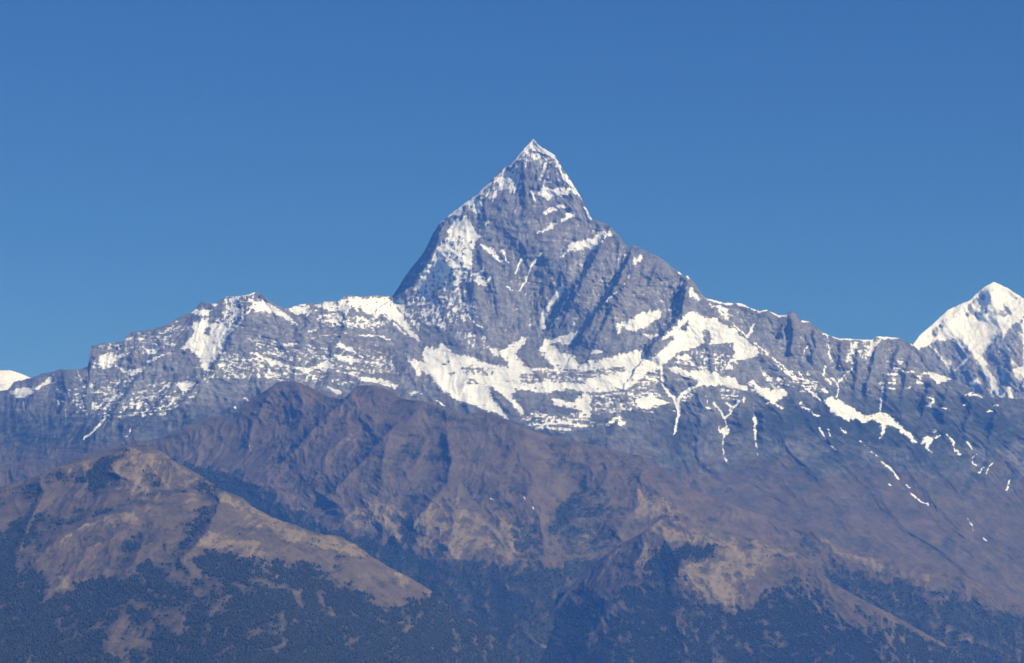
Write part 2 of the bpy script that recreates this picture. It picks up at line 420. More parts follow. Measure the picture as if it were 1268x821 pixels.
P(Z1(1215, 590, 1260, 590, 1230, 620, 1200, 650), .85); LN(Z1(1090, 790, 1145, 740), 3, 3, .85); LN(Z1(1170, 720, 1215, 640), 2.5, 2.5, .7)
# saddle on the left of the peak
P(Z2(0, 95, 90, 95, 160, 130, 200, 190, 240, 240, 285, 290, 250, 270, 200, 215, 150, 200, 120, 170, 90, 190, 60, 150, 40, 170, 20, 130, 0, 170), .74)
LN(Z2(180, 200, 280, 290), 2.6); LN(Z2(130, 180, 220, 260), 2.2); LN(Z2(0, 265, 80, 262, 150, 285), 2.2, 2, .8)
LN(Z2(325, 120, 360, 155), 2.6); LN(Z2(310, 160, 375, 230), 2.2, 2, .8); LN(Z2(500, 190, 555, 235), 1.8, 2.8, .8); LN(Z2(555, 265, 572, 282), 2.2)
# the cirque under the face
P(Z2(215, 345, 240, 390, 270, 440, 290, 440, 285, 410, 320, 440, 360, 490, 420, 535, 450, 550, 500, 565, 560, 590, 620, 600, 640, 620, 665, 630, 640, 570, 620, 540, 590, 490, 620, 510, 660, 540, 700, 585, 720, 620, 735, 610, 720, 580,
     700, 550, 680, 530, 700, 500, 760, 510, 830, 520, 880, 505, 930, 500, 1000, 515, 1060, 515, 1130, 505, 1180, 500, 1220, 480, 1268, 440, 1268, 335, 1220, 335, 1150, 360, 1060, 380, 1030, 370, 1000, 395, 975, 400, 955, 350, 935, 335,
     910, 345, 890, 340, 865, 310, 840, 305, 880, 300, 940, 300, 985, 245, 960, 255, 910, 265, 860, 285, 820, 280, 800, 330, 830, 370, 870, 410, 780, 410, 740, 400, 720, 370, 690, 345, 730, 310, 760, 265, 730, 275, 690, 300, 640, 330,
     600, 315, 575, 310, 600, 350, 640, 360, 670, 400, 620, 400, 560, 380, 480, 350, 430, 345, 380, 300, 350, 325, 310, 315, 290, 350, 300, 385, 270, 370, 245, 370))
HO(Z2(440, 410, 500, 400, 560, 405, 600, 425, 580, 440, 540, 435, 480, 430), .47); HO(Z2(360, 375, 410, 375, 420, 395, 380, 395), .47); HO(Z2(390, 430, 430, 425, 440, 440, 410, 445), .25)
HO(Z2(470, 460, 520, 460, 535, 478, 490, 475), .47); HO(Z2(700, 440, 780, 420, 900, 410, 1060, 405, 1180, 400, 1150, 420, 1080, 420, 1030, 450, 1000, 480, 940, 475, 850, 470, 720, 480), .47)
HO(Z2(730, 520, 800, 540, 860, 545, 840, 555, 780, 550, 740, 540), .48); HO(Z2(690, 350, 720, 340, 770, 370, 800, 400, 760, 400, 720, 370), .55)
HO(Z2(570, 480, 590, 495, 640, 560, 690, 610, 680, 620, 640, 590, 600, 540), .40)  # snow thinned along this strip to paint the ridge's shadow
P(Z2(860, 535, 950, 560, 970, 530, 1030, 530, 1025, 570, 1035, 600, 1010, 610, 980, 590, 900, 575, 865, 565))
P(Z2(700, 630, 780, 650, 840, 620, 900, 630, 980, 610, 1060, 640, 1090, 655, 1020, 655, 930, 650, 850, 665, 800, 670), .56)
P(Z2(1090, 655, 1140, 615, 1160, 630, 1170, 660, 1155, 660, 1145, 640), .9); P(Z2(1225, 540, 1268, 530, 1268, 585, 1240, 580), .85)
P(Z2(10, 440, 80, 450, 150, 465, 190, 490, 150, 490, 100, 470, 20, 462)); P(Z2(235, 515, 275, 505, 290, 515, 250, 525)); LN(Z2(355, 550, 385, 575), 2.2)
P(Z2(805, 180, 850, 110, 900, 40, 915, 55, 890, 90, 850, 140, 825, 210, 830, 235, 805, 240), .9); LN(Z2(845, 240, 880, 190, 940, 70), 2.8, 3.2, .85)
P(Z2(1030, 330, 1060, 322, 1082, 330, 1060, 348, 1030, 345))
# right hand shelf
P(Z3(255, 490, 250, 460, 290, 420, 330, 400, 440, 375, 450, 395, 430, 430, 390, 450, 340, 480, 300, 500)); P(Z3(60, 610, 90, 600, 120, 608, 80, 628))
P(Z3(0, 690, 60, 655, 80, 665, 140, 650, 200, 635, 290, 605, 360, 615, 340, 660, 400, 640, 450, 600, 500, 560, 520, 530, 480, 545, 440, 545, 480, 510, 540, 450, 570, 410, 610, 385, 660, 400, 720, 430, 760, 420, 800, 460, 850, 480,
     890, 520, 940, 550, 990, 600, 1010, 625, 960, 645, 900, 655, 850, 640, 870, 620, 830, 570, 780, 560, 730, 580, 700, 540, 680, 500, 690, 560, 650, 590, 600, 600, 540, 620, 500, 650, 470, 680, 440, 710, 380, 720, 300, 770, 240, 800, 150, 810, 0, 815))
HO(Z3(550, 490, 570, 455, 600, 440, 610, 460, 580, 495), .2); HO(Z3(685, 490, 720, 490, 745, 550, 720, 565, 690, 540), .2); HO(Z3(830, 560, 860, 570, 845, 585), .2)
HO(Z3(0, 720, 100, 705, 240, 700, 255, 720, 180, 740, 90, 745, 40, 770, 0, 780), .46)
P(Z3(520, 650, 560, 630, 600, 625, 630, 650, 570, 660), .9); P(Z3(800, 690, 860, 640, 880, 650, 830, 690, 810, 720), .9); P(Z3(740, 670, 770, 660, 760, 680), .9)
P(Z3(600, 250, 620, 240, 630, 275, 660, 300, 690, 315, 640, 315, 610, 305, 595, 280))
LN(Z3(710, 322, 800, 342, 880, 342, 930, 362, 990, 386, 1035, 380), 3.0); LN(Z3(1060, 392, 1110, 412, 1145, 412), 3.0); LN(Z3(1240, 440, 1268, 440), 3)
LN(Z3(925, 530, 975, 460), 2.8); LN(Z3(850, 460, 950, 545, 1050, 630, 1150, 710, 1230, 780), 2.6, 2, .75); LN(Z3(545, 165, 552, 175), 3); LN(Z3(590, 188, 600, 200), 3)
P(Z4(480, 70, 540, 65, 600, 90, 660, 85, 730, 85, 790, 120, 860, 125, 880, 160, 920, 170, 960, 140, 990, 165, 1060, 200, 1120, 190, 1155, 215, 1120, 240, 1070, 265, 1030, 235, 980, 200, 920, 200, 880, 185, 800, 175, 720, 165, 655, 170, 650, 130, 580, 115, 500, 90))
HO(Z4(930, 160, 970, 160, 960, 210, 930, 205), .35); LN(Z4(1030, 272, 1080, 268, 1130, 300), 3, 1.4, .8)
P(Z4(300, 260, 330, 235, 390, 210, 430, 240, 485, 265, 430, 285, 370, 300, 330, 300, 350, 270, 310, 265)); P(Z4(140, 395, 190, 345, 230, 335, 225, 355, 180, 370)); P(Z4(210, 360, 245, 370, 225, 405, 215, 390))
LN(Z4(330, 312, 400, 318), 1.8); P(Z4(0, 200, 50, 230, 40, 300, 60, 320, 0, 330)); LN(Z4(440, 60, 455, 150), 3.4, 2.6); LN(Z4(440, 280, 530, 315), 1.2, 1.2, .7)
# gullies that still hold snow
LN(Z4(455, 165, 490, 215, 530, 255), 3, 4.5); LN(Z4(530, 255, 545, 295, 545, 340), 6, 4); LN(Z4(545, 340, 530, 400, 515, 445), 4, 2.2); LN(Z4(545, 255, 570, 215, 620, 185, 650, 170), 4, 3)
LN(Z4(745, 265, 775, 305, 805, 355), 4, 2.4); LN(Z4(880, 255, 865, 275, 835, 320, 805, 355), 3, 2.6); LN(Z4(815, 265, 835, 290, 830, 310), 2.6); LN(Z4(808, 355, 808, 395), 1.3, 1.3, .8)
P(Z4(790, 415, 810, 395, 828, 410, 810, 450, 800, 465, 795, 440)); LN(Z4(800, 465, 790, 500, 795, 550), 1.8, 1.2, .7); LN(Z4(800, 570, 812, 590), 3.4, 2); LN(Z4(812, 590, 835, 615), 1.0, 1, .7); LN(Z4(772, 400, 785, 430), 1.6)
P(Z4(895, 260, 905, 240, 918, 245, 910, 265)); LN(Z4(695, 295, 720, 300), 2.4); LN(Z4(700, 230, 712, 270), 1.6, 1.6, .7); LN(Z4(970, 350, 975, 400, 975, 460, 985, 520), 4, 3, .66); LN(Z4(965, 270, 968, 340), 1.0, 1, .62); LN(Z4(985, 520, 992, 575), 1.0, 1, .62)
LN(Z5(0, 286, 50, 295), 2.6); LN(Z5(145, 317, 170, 321), 2.6); LN(Z5(240, 378, 310, 405, 380, 409, 490, 416), 3); LN(Z5(515, 398, 560, 402, 630, 405), 3); LN(Z5(690, 430, 705, 442), 2.6)
P(Z5(490, 500, 455, 490, 480, 450, 520, 405, 540, 405, 510, 450), .85); LN(Z5(265, 390, 275, 480, 290, 520), 2, 2.6, .8); LN(Z5(250, 550, 245, 590, 280, 630), 2.2, 2.6); LN(Z5(290, 610, 320, 635, 350, 600), 3)
LN(Z5(320, 640, 315, 700), 2.2, 2, .9); LN(Z5(350, 600, 400, 550), 1.6, 1.2, .75); LN(Z5(330, 540, 340, 590), 1.5, 1.5, .75); P(Z5(160, 580, 185, 585, 170, 595)); LN(Z5(170, 440, 130, 510), 1.8, 1.4, .8)
LN(Z5(120, 580, 150, 620), 2.2); LN(Z5(150, 625, 215, 628), 1.7); LN(Z5(535, 630, 550, 645, 540, 690, 535, 770), 3, 1.5); LN(Z5(555, 660, 605, 663), 2); LN(Z5(580, 630, 610, 628), 2.2); LN(Z5(460, 655, 490, 665), 1.7); LN(Z5(645, 575, 720, 578), 2, 1.6, .75)
LN(Z5(0, 540, 70, 590, 130, 640, 200, 690, 240, 722), 2.0, 2.2, .85); P(Z5(70, 595, 100, 605, 115, 630, 90, 625)); P(Z5(20, 655, 60, 680, 60, 700, 0, 720, 0, 690)); LN(Z5(130, 730, 160, 760, 220, 800), 2, 1.6, .7); P(Z5(60, 570, 85, 572, 80, 580, 60, 580))
P(Z5(240, 725, 285, 705, 330, 720, 390, 760, 470, 800, 500, 790, 540, 775, 580, 800, 600, 821, 470, 821, 430, 810, 380, 815, 350, 821, 300, 780, 260, 750))
P(Z5(780, 575, 800, 575, 850, 600, 895, 612, 860, 630, 820, 630, 790, 605)); P(Z5(945, 690, 985, 682, 1040, 695, 1060, 700, 990, 700)); LN(Z5(1075, 775, 1100, 775), 2); LN(Z5(1110, 745, 1140, 750), 1.6); LN(Z5(845, 760, 865, 760), 2.2); LN(Z5(955, 745, 972, 745), 1.4)
LN(Z5(720, 630, 750, 632), 1.7); LN(Z5(660, 655, 695, 650), 1.5, 1.5, .8)
P(Z6(235, 70, 290, 50, 320, 60, 360, 100, 420, 130, 470, 155, 465, 180, 420, 165, 375, 155, 370, 170, 340, 150, 300, 110))
P(Z6(500, 135, 540, 120, 570, 145, 600, 170, 640, 190, 690, 240, 720, 280, 700, 275, 650, 230, 610, 200, 575, 190, 555, 210, 550, 240, 530, 262, 540, 215, 535, 180, 505, 165)); HO(Z6(600, 170, 635, 178, 610, 185), .2); LN(Z6(470, 170, 510, 150), 2, 2, .9)
P(Z6(740, 265, 775, 245, 800, 255, 835, 243, 790, 275, 780, 300, 795, 330, 770, 305, 760, 280, 740, 290)); LN(Z6(870, 240, 900, 270, 908, 310, 940, 340), 2.8, 1.2); LN(Z6(975, 270, 1000, 310), 2.6, 2); LN(Z6(1000, 370, 1020, 400), 2); LN(Z6(1035, 430, 1060, 405), 1.8); LN(Z6(1070, 435, 1105, 385), 1.4)
LN(Z6(1175, 520, 1190, 470), 2.2); LN(Z6(1000, 355, 1030, 330), 1.2, 1.2, .7); LN(Z6(150, 0, 240, 70), 2.8); LN(Z6(130, 90, 170, 120, 225, 145), 2, 2, .75); LN(Z6(225, 205, 260, 270), 2); LN(Z6(265, 215, 280, 245), 1.5); LN(Z6(335, 205, 360, 235), 1.6); LN(Z6(285, 295, 300, 315), 1.2); P(Z6(805, 215, 818, 222, 808, 230))
LN(Z6(430, 270, 520, 355), 1.0, 1, .62); LN(Z6(540, 375, 580, 405, 630, 465), 1.8); LN(Z6(665, 495, 685, 515), 1.8); LN(Z6(690, 540, 730, 570, 775, 595), 2, 1.6); LN(Z6(975, 660, 1000, 710, 1005, 735), 1.4, 1.4, .85); LN(Z6(1060, 765, 1075, 780), 1.8); LN(Z6(578, 488, 584, 496), 2)
# left ridge
P(Z7(45, 650, 80, 640, 190, 625, 240, 600, 300, 560, 285, 600, 230, 630, 180, 665, 110, 690, 70, 670), .9); P(Z7(510, 525, 530, 490, 560, 450, 620, 435, 660, 445, 720, 440, 680, 460, 640, 500, 600, 515, 550, 525), .8)
LN(Z7(650, 505, 700, 545), 2.6); P(Z7(700, 540, 760, 530, 815, 515, 810, 535, 750, 560, 720, 555)); LN(Z7(800, 405, 835, 440, 870, 435), 3.2); LN(Z7(830, 485, 910, 450), 3.6, 3)
P(Z7(1060, 200, 1120, 195, 1180, 200, 1165, 225, 1110, 235)); P(Z7(1180, 165, 1215, 162, 1195, 180))
P(Z7(1000, 415, 1040, 370, 1110, 300, 1160, 250, 1165, 290, 1130, 340, 1180, 330, 1263, 310, 1263, 350, 1240, 400, 1225, 450, 1180, 500, 1160, 530, 1130, 520, 1130, 490, 1090, 450, 1060, 420, 1030, 425), .78)
P(Z7(940, 375, 975, 390, 960, 400), .85); P(Z7(1030, 290, 1100, 280, 1060, 310), .6); P(Z7(1000, 600, 1085, 610, 1040, 650, 1010, 690, 1015, 650, 985, 620), .85); LN(Z7(880, 660, 930, 625), 2.4); LN(Z7(935, 740, 965, 700), 2.4)
P(Z7(770, 750, 810, 700, 790, 710, 740, 720), .9); P(Z7(500, 700, 540, 700, 545, 730, 595, 700, 560, 740, 530, 765, 515, 740), .85); LN(Z7(530, 660, 590, 660), 3, 2, .8); LN(Z7(345, 705, 360, 720), 2); LN(Z7(320, 705, 322, 725), 1.8); LN(Z7(440, 720, 465, 730), 2)
LN(Z7(130, 710, 135, 760), 1.4, 1.4, .8); LN(Z7(430, 540, 475, 640), 2, 1.6, .7); LN(Z7(370, 740, 372, 800), 1.2, 1.2, .75); LN(Z7(455, 740, 430, 770), 1.6, 1, .8)
LN(Q1(530, 135, 480, 190, 415, 250), 3, 2.4, .9); LN(Q1(645, 190, 620, 240), 2, 2, .9); LN(Q1(322, 130, 318, 180), 1.4, 1, .75); LN(Q1(600, 50, 530, 135), 1.6, 2, .6)
LN(Z8(180, 125, 290, 117, 340, 100), 2.6); P(Z8(190, 140, 250, 125, 240, 145, 200, 155)); P(Z8(345, 150, 380, 140, 420, 160, 470, 190, 530, 230, 580, 285, 540, 270, 480, 225, 430, 210, 380, 205, 335, 205, 325, 180), .9)
LN(Z8(345, 155, 300, 210, 250, 270, 200, 330), 4, 4, .9); P(Z8(0, 270, 80, 240, 80, 290, 30, 350, 0, 370)); P(Z8(100, 270, 150, 270, 200, 280, 240, 280, 190, 340, 170, 400, 150, 450, 100, 490, 60, 535, 40, 515, 50, 490, 10, 460, 0, 440, 30, 400, 80, 330), .76)
P(Z8(515, 195, 570, 170, 640, 160, 660, 190, 700, 205, 660, 225, 620, 230, 560, 220), .72); P(Z8(670, 170, 740, 145, 790, 155, 800, 200, 770, 210, 720, 200), .74)
P(Z8(800, 160, 860, 115, 930, 125, 960, 140, 990, 180, 1000, 230, 960, 220, 920, 190, 880, 190, 850, 240, 850, 300, 835, 230, 805, 200), .76)
P(Z8(950, 130, 1020, 118, 1090, 130, 1130, 180, 1180, 250, 1263, 360, 1230, 350, 1150, 270, 1090, 250, 1060, 220, 1010, 200, 960, 180), .74)
LN(Z8(660, 355, 780, 335, 880, 325), 1.4, 1.4, .66); LN(Z8(940, 340, 1030, 340, 1095, 365), 2.2, 2, .9); LN(Z8(640, 315, 685, 315), 2)
P(Z8(790, 405, 810, 380, 840, 400, 890, 420, 870, 425, 820, 410)); P(Z8(790, 440, 840, 450, 920, 490, 900, 500, 830, 475, 795, 475))
P(Z8(340, 435, 400, 465, 450, 480, 520, 510, 560, 510, 600, 520, 680, 510, 740, 480, 770, 490, 735, 545, 715, 550, 720, 520, 680, 525, 640, 545, 600, 530, 540, 525, 460, 500, 440, 515, 390, 480, 345, 455), .9); LN(Z8(600, 530, 680, 575), 2.2, 1.4)
P(Z8(840, 545, 880, 545, 930, 570, 1000, 575, 1080, 595, 1140, 620, 1120, 635, 1060, 605, 950, 600, 920, 580)); P(Z8(750, 630, 800, 645, 835, 655, 815, 672, 785, 655)); P(Z8(1210, 655, 1263, 650, 1240, 665), .95)
LN(Z8(275, 690, 310, 705), 2.4); LN(Z8(235, 735, 240, 745), 2.2); LN(Z8(240, 565, 260, 580), 2.2, 2, .9); LN(Z8(730, 430, 765, 428), 2.2, 2, .9); P(Z8(960, 445, 985, 455, 975, 465), .9)
snow = np.maximum(sn.P, .22 * (1 - sstep(470, 530, V)) * sstep(2, 8, L.below))

# --- heath, scree
he = L.cover(5.0)
he.poly(PX(680, 545, 760, 548, 860, 552, 930, 560, 1000, 562, 1100, 575, 1180, 590, 1268, 600, 1430, 610, 1430, 840, 560, 840), .66, 14)
he.poly(PX(-160, 560, 0, 545, 100, 548, 200, 540, 330, 530, 330, 700, -160, 760), .7, 9)
he.poly(Z8(880, 330, 960, 350, 1100, 400, 1190, 440, 1220, 500, 1180, 530, 1100, 500, 950, 430, 880, 380), .36, 6)
he.poly(Z8(480, 400, 560, 430, 580, 470, 520, 470, 440, 400), .4, 4)
he.poly(PX(960, 590, 1060, 610, 1140, 650, 1268, 680, 1268, 740, 1100, 720, 960, 660), .8, 20)
diag = fbm((L.x - .9 * (L.z - 4000)) / 170, (L.x + 1.1 * L.z) / 900, 71, 4, .6)
zone = sstep(520, 660, V + 26 * fbm(L.x / 900, L.z / 700, 72, 3)) * sstep(600, 760, U)
heath = np.maximum(np.minimum(he.P, np.where(U > 620, .2 + .9 * zone, 1.0)), zone * .84) + .22 * diag * sstep(.05, .3, zone + he.P)
heath -= .22 * np.clip(L.hollow(7), -1, 1) * sstep(.1, .4, heath)
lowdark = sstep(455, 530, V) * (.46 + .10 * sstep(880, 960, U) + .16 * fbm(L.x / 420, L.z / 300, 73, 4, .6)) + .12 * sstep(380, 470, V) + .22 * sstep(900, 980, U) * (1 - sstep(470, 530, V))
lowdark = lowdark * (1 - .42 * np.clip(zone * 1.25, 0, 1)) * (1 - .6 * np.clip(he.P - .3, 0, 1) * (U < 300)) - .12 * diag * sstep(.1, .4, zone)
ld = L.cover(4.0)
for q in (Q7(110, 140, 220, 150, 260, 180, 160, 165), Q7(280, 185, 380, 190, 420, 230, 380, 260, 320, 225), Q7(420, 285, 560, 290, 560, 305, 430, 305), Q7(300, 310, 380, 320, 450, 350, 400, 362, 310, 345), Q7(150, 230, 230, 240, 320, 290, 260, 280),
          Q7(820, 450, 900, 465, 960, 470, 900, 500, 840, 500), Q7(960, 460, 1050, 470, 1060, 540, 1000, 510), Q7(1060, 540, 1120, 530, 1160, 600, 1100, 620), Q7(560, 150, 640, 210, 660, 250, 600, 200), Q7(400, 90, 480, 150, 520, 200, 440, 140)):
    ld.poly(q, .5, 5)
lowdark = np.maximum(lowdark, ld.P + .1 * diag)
st = L.cover(2.0)
st.poly(Z7(680, 700, 780, 580, 740, 600, 640, 720), .55, 2); st.poly(Z7(1000, 300, 1050, 260, 1040, 350, 980, 400, 960, 370), .45, 2); st.poly(Z8(470, 330, 540, 430, 580, 460, 540, 470, 470, 400), .42, 3)
st.line(Z6(380, 500, 480, 610, 600, 680), 3, 3, .4, 2); st.poly(Z5(1190, 420, 1264, 380, 1264, 560), .3, 3)
st.poly(Z8(90, 690, 130, 690, 110, 740, 80, 780), .55, 2)
st.poly(Z8(880, 330, 960, 350, 1100, 400, 1190, 440, 1220, 500, 1180, 530, 1100, 500, 950, 430, 880, 380), .42, 6)
straw = st.P

# --- relief: the ribs and gullies of the faces
r = L.rib
r(Z1(390, 440, 340, 560, 300, 640, 240, 720, 160, 775), 260, 4.5, 26, 0.15)             # edge of the dark west flank
r(Z1(870, 155, 925, 265, 960, 390, 940, 420), 70, 20, 6)
r(Z1(540, 510, 560, 640, 640, 740), 60, 10, 14); r(Z1(1110, 460, 1060, 560, 1020, 640, 960, 760, 930, 820), 125, 4, 26, .2)
r(Z1(1215, 545, 1170, 650, 1110, 760, 1060, 830), 150, 3.8, 30, 0.2); r(Z2(1130, 40, 1060, 150, 1000, 240, 960, 320), 110, 4, 24, .2); r(Z2(990, 0, 930, 110, 870, 210, 840, 250), 90, 5, 14)
r(Z1(950, 400, 860, 480, 780, 520), 60, 12, 12); r(Z1(700, 660, 760, 700, 800, 640), -50, 10, 10); r(Z2(700, 60, 740, 150, 780, 260), -90, 14, 16); r(Z2(560, 0, 500, 120, 540, 230, 600, 310), 60, 10, 20)
r(Z2(620, 120, 680, 200, 720, 260), 50, 10, 10); r(Z2(430, 260, 480, 330, 600, 370), 70, 10, 14)
r(Z3(595, 190, 575, 300, 560, 400, 480, 500, 400, 580, 350, 650), 250, 8, 30, 0.12)     # buttress that throws the big shadow
r(Z3(440, 90, 400, 190, 370, 260), 70, 5, 14); r(Z3(330, 60, 280, 180, 200, 330, 120, 470, 60, 600), 90, 6, 18); r(Z3(370, 60, 340, 200, 300, 300), 50, 5, 12)
r(Z3(710, 330, 760, 420, 850, 490, 940, 560, 1010, 630, 1140, 740, 1268, 860), 110, 22, 10, 0.1)   # ridge running down right
r(Z3(1175, 385, 1130, 470, 1110, 560), 70, 6, 14); r(Z3(1035, 385, 1010, 450, 960, 540), 60, 8, 12); r(Z3(1175, 385, 1210, 520, 1190, 640), 60, 8, 14); r(Z3(1268, 500, 1230, 650), 50, 5, 10)
for q in (Z5(80, 270, 90, 400, 70, 520), Z5(200, 340, 200, 460, 180, 560), Z5(330, 410, 330, 500, 350, 590), Z5(530, 405, 500, 520, 470, 640, 460, 760), Z5(640, 410, 600, 540, 560, 660, 560, 760), Z5(700, 450, 660, 600, 640, 760), Z5(800, 590, 770, 700, 740, 821),
          Z5(880, 620, 850, 760, 850, 860), Z5(1000, 700, 980, 800, 960, 900), Z5(1130, 720, 1100, 860, 1080, 960), Z5(430, 415, 420, 520, 400, 700)):
    r(q, 75, 5, 13)
for q in (Z4(455, 165, 530, 255, 545, 340, 515, 445, 510, 560), Z4(745, 265, 805, 355, 800, 465, 795, 600), Z4(970, 270, 975, 400, 985, 560), Z6(320, 60, 440, 250, 560, 390, 700, 540, 900, 690)):
    r(q, -45, 8, 8)
for q in (Z4(490, 70, 480, 150, 560, 230), Z4(640, 170, 680, 300, 650, 440), Z4(890, 190, 880, 300, 890, 440), Z4(1040, 270, 1010, 400, 1020, 520)):
    r(q, 45, 7, 14)
for q in (PX(905, 470, 960, 540, 1030, 610, 1090, 660), PX(940, 450, 1010, 530, 1090, 610, 1160, 670), PX(880, 520, 930, 580, 990, 640), PX(1080, 520, 1130, 590, 1190, 660, 1240, 720), PX(1150, 530, 1180, 600, 1230, 680), PX(1210, 540, 1225, 620, 1260, 700),
          PX(850, 540, 890, 590, 950, 640), PX(990, 500, 1060, 590, 1120, 650, 1160, 700)):
    r(q, 18, 4, 14, .4)
# left ridge
r(Z7(930, 415, 820, 520, 740, 620, 660, 730, 580, 821), 120, 7, 22, 0.15); r(Z7(720, 320, 740, 450, 730, 570, 640, 700), 60, 10, 10); r(Z7(505, 410, 500, 520), 120, 3, 20)
r(Z8(345, 150, 300, 210, 230, 300, 170, 420, 120, 500, 60, 600), 110, 8, 24, 0.15); r(Z8(300, 220, 400, 330, 560, 440), 60, 10, 10); r(Z8(660, 190, 620, 330, 580, 420), 50, 6, 14)
r(Z8(870, 120, 830, 330, 780, 420, 760, 500), 80, 8, 18); r(Z8(1263, 380, 1180, 440, 1220, 530, 1263, 600), 70, 18, 10); r(Z8(940, 560, 900, 650, 860, 720), 60, 6, 14); r(Z8(430, 590, 360, 680, 250, 800), 70, 6, 16)
for q in (Z7(230, 560, 180, 680, 120, 800), Z7(360, 540, 370, 680, 340, 800), Z7(500, 530, 480, 660, 480, 800), Z7(1180, 520, 1080, 640, 980, 760), Z7(1000, 560, 920, 680, 840, 790)):
    r(q, 60, 6, 14)
r(Z2(290, 380, 380, 500, 450, 560), 60, 14, 10); r(Z2(580, 485, 640, 570, 700, 620), 60, 6, 12); r(Z2(450, 540, 480, 480, 560, 470), 30, 6, 10)

# --- weathering at every scale, finer and softer under snow
bench = sstep(395, 440, V) * (1 - sstep(520, 560, V)) * sstep(520, 600, U) * (1 - sstep(760, 860, U))
rough = (1 - 0.3 * np.clip(snow * 1.4 - .4, 0, 1)) * (1 - 0.25 * bench)
low = sstep(540, 640, V)
edge = sstep(0, 10, L.below) * 0.85 + 0.15
wx = 90 * fbm(L.x / 700, L.z / 700, 41, 3); wz = 90 * fbm(L.x / 700, L.z / 700, 51, 3)
x, z = L.x + wx, L.z + wz
x = x - .55 * (z - 4500) * -sstep(860, 960, U) * sstep(400, 470, V)
calm = 1 - .25 * sstep(860, 960, U) * sstep(400, 470, V)
L.R += edge * (58 * (ridged(x / 620 + z / 2600, z / 1300, 3, 2) - 1.0)
               + rough * calm * (24 * (ridged(x / 200 + z / 900, z / 560, 13, 3, .5) - .9) - 9 * (ridged(x / 130 - z / 700, z / 420, 113, 2, .5) - .9) + 11 * (ridged(x / 80 + z / 400, z / 190, 23, 2, .5) - .9) * (1 - .4 * low) + 5 * fbm(x / 34, z / 44, 33, 3, .6)))
L.R += edge * rough * 9 * (sstep(-.25, .25, perlin(x / 900, (L.z + 0.18 * L.x + 0.5 * wz) / 55.0, 91)) - .5) * (1 - low)   # bedding
# flutes and ledges break the snow up
flute = perlin(x / 42 + z / 160, z / 190, 61) + .6 * perlin(x / 20, z / 80, 62)
dip = L.z + np.where(U < 240, -.1, np.where(U < 520, .32, .1)) * L.x + .25 * wz
ledge = perlin(x / 190, dip / 34, 63) + .8 * perlin(x / 90, dip / 17, 64)
mixk = np.maximum(sstep(430, 470, V), (U < 470) * sstep(385, 410, V))
bro = flute * .16 * (1 - mixk) + ledge * (.10 + .17 * mixk)
fine = fbm(L.U / 4.6, L.V / 3.6, 65, 3, .8)
hollow = L.hollow(9)
streak = perlin(L.U / 3.2 + L.V / 30, L.V / 15, 66) + .6 * perlin(L.U / 2 - L.V / 24, L.V / 9, 67)
snow = snow + (bro + .36 * fine + .22 * streak * (1 - mixk) + .12 * hollow) * sstep(.05, .4, snow) * (1 - sstep(.8, 1.0, snow) * .35) - .10 * sstep(.9, 1.0, snow)
snow = snow - bench * (.08 + .34 * np.clip(perlin(L.U / 26, L.V / 3.4, 68) + .6 * perlin(L.U / 9, L.V / 2.6, 69), 0, 1)) * sstep(.3, .6, snow)
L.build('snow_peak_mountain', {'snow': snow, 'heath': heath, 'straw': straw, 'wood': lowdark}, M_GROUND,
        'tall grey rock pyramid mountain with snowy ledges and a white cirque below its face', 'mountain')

# ================================================================== FAR PEAKS
F = Layer(PX(1090, 452) + Z5(690, 450, 740, 385, 800, 335, 880, 260, 990, 210, 1040, 160, 1110, 118, 1180, 150, 1264, 205) + PX(1310, 385, 1360, 400, 1440, 440),
          PX(1090, 560, 1440, 560), 1095, 1430, 190, [(1230, 349, 36), (1130, 430, 34.9), (1268, 370, 36), (1200, 400, 35.6), (1200, 440, 35.0), (1230, 430, 35.1), (1268, 440, 34.8), (1200, 520, 34.2), (1268, 520, 34.0), (1120, 520, 34.1), (1430, 450, 36), (1430, 540, 34.5)], 1.0, 0.5, 401, 14, 3500)
fs = F.cover(1.3, 0.95)
H = fs.hole
H(Z5(690, 480, 780, 430, 830, 410, 920, 420, 960, 450, 1000, 470, 960, 520, 890, 600, 1264, 620, 1264, 860, 600, 860), .26)
H(Z5(965, 290, 980, 230, 1010, 200, 1050, 180, 1080, 180, 1070, 210, 1020, 230, 1010, 260, 1050, 270, 1110, 250, 1160, 230, 1220, 265, 1170, 300, 1120, 290, 1080, 280, 1040, 300, 1000, 300), .40)
H(Z5(770, 400, 800, 345, 880, 310, 920, 280, 960, 270, 900, 310, 850, 340, 830, 400), .42); H(Z5(1215, 200, 1240, 195, 1230, 240), .4); H(Z5(1060, 470, 1110, 410, 1150, 370, 1120, 440, 1050, 500), .2)
H(Z5(1050, 500, 1120, 430, 1160, 360, 1220, 330, 1264, 290, 1264, 720, 1000, 720, 1100, 640), .32)
H(Z5(890, 580, 940, 520, 1000, 475, 1040, 540, 1100, 640, 1130, 710, 900, 720), .24)
fs.poly(Z5(1000, 478, 1030, 500, 1080, 560, 1130, 630, 1165, 690, 1160, 710, 1130, 705, 1090, 640, 1050, 570, 1040, 540)); fs.poly(Z5(985, 490, 960, 520, 900, 580, 930, 560, 970, 530, 1000, 490), .8)
fs.poly(Z5(1150, 360, 1220, 310, 1235, 320, 1190, 350, 1160, 420, 1180, 460, 1150, 420), .8); fs.poly(Z5(1195, 560, 1264, 550, 1264, 650, 1230, 620), .8); fs.poly(Z5(980, 620, 1040, 600, 1050, 640, 1000, 650), .75); fs.poly(Z5(1180, 650, 1200, 650, 1210, 710, 1180, 710), .8)
fs.line(Z5(780, 440, 830, 480, 870, 540, 890, 580), 3, 3, .62)
fx, fz = F.x, F.z
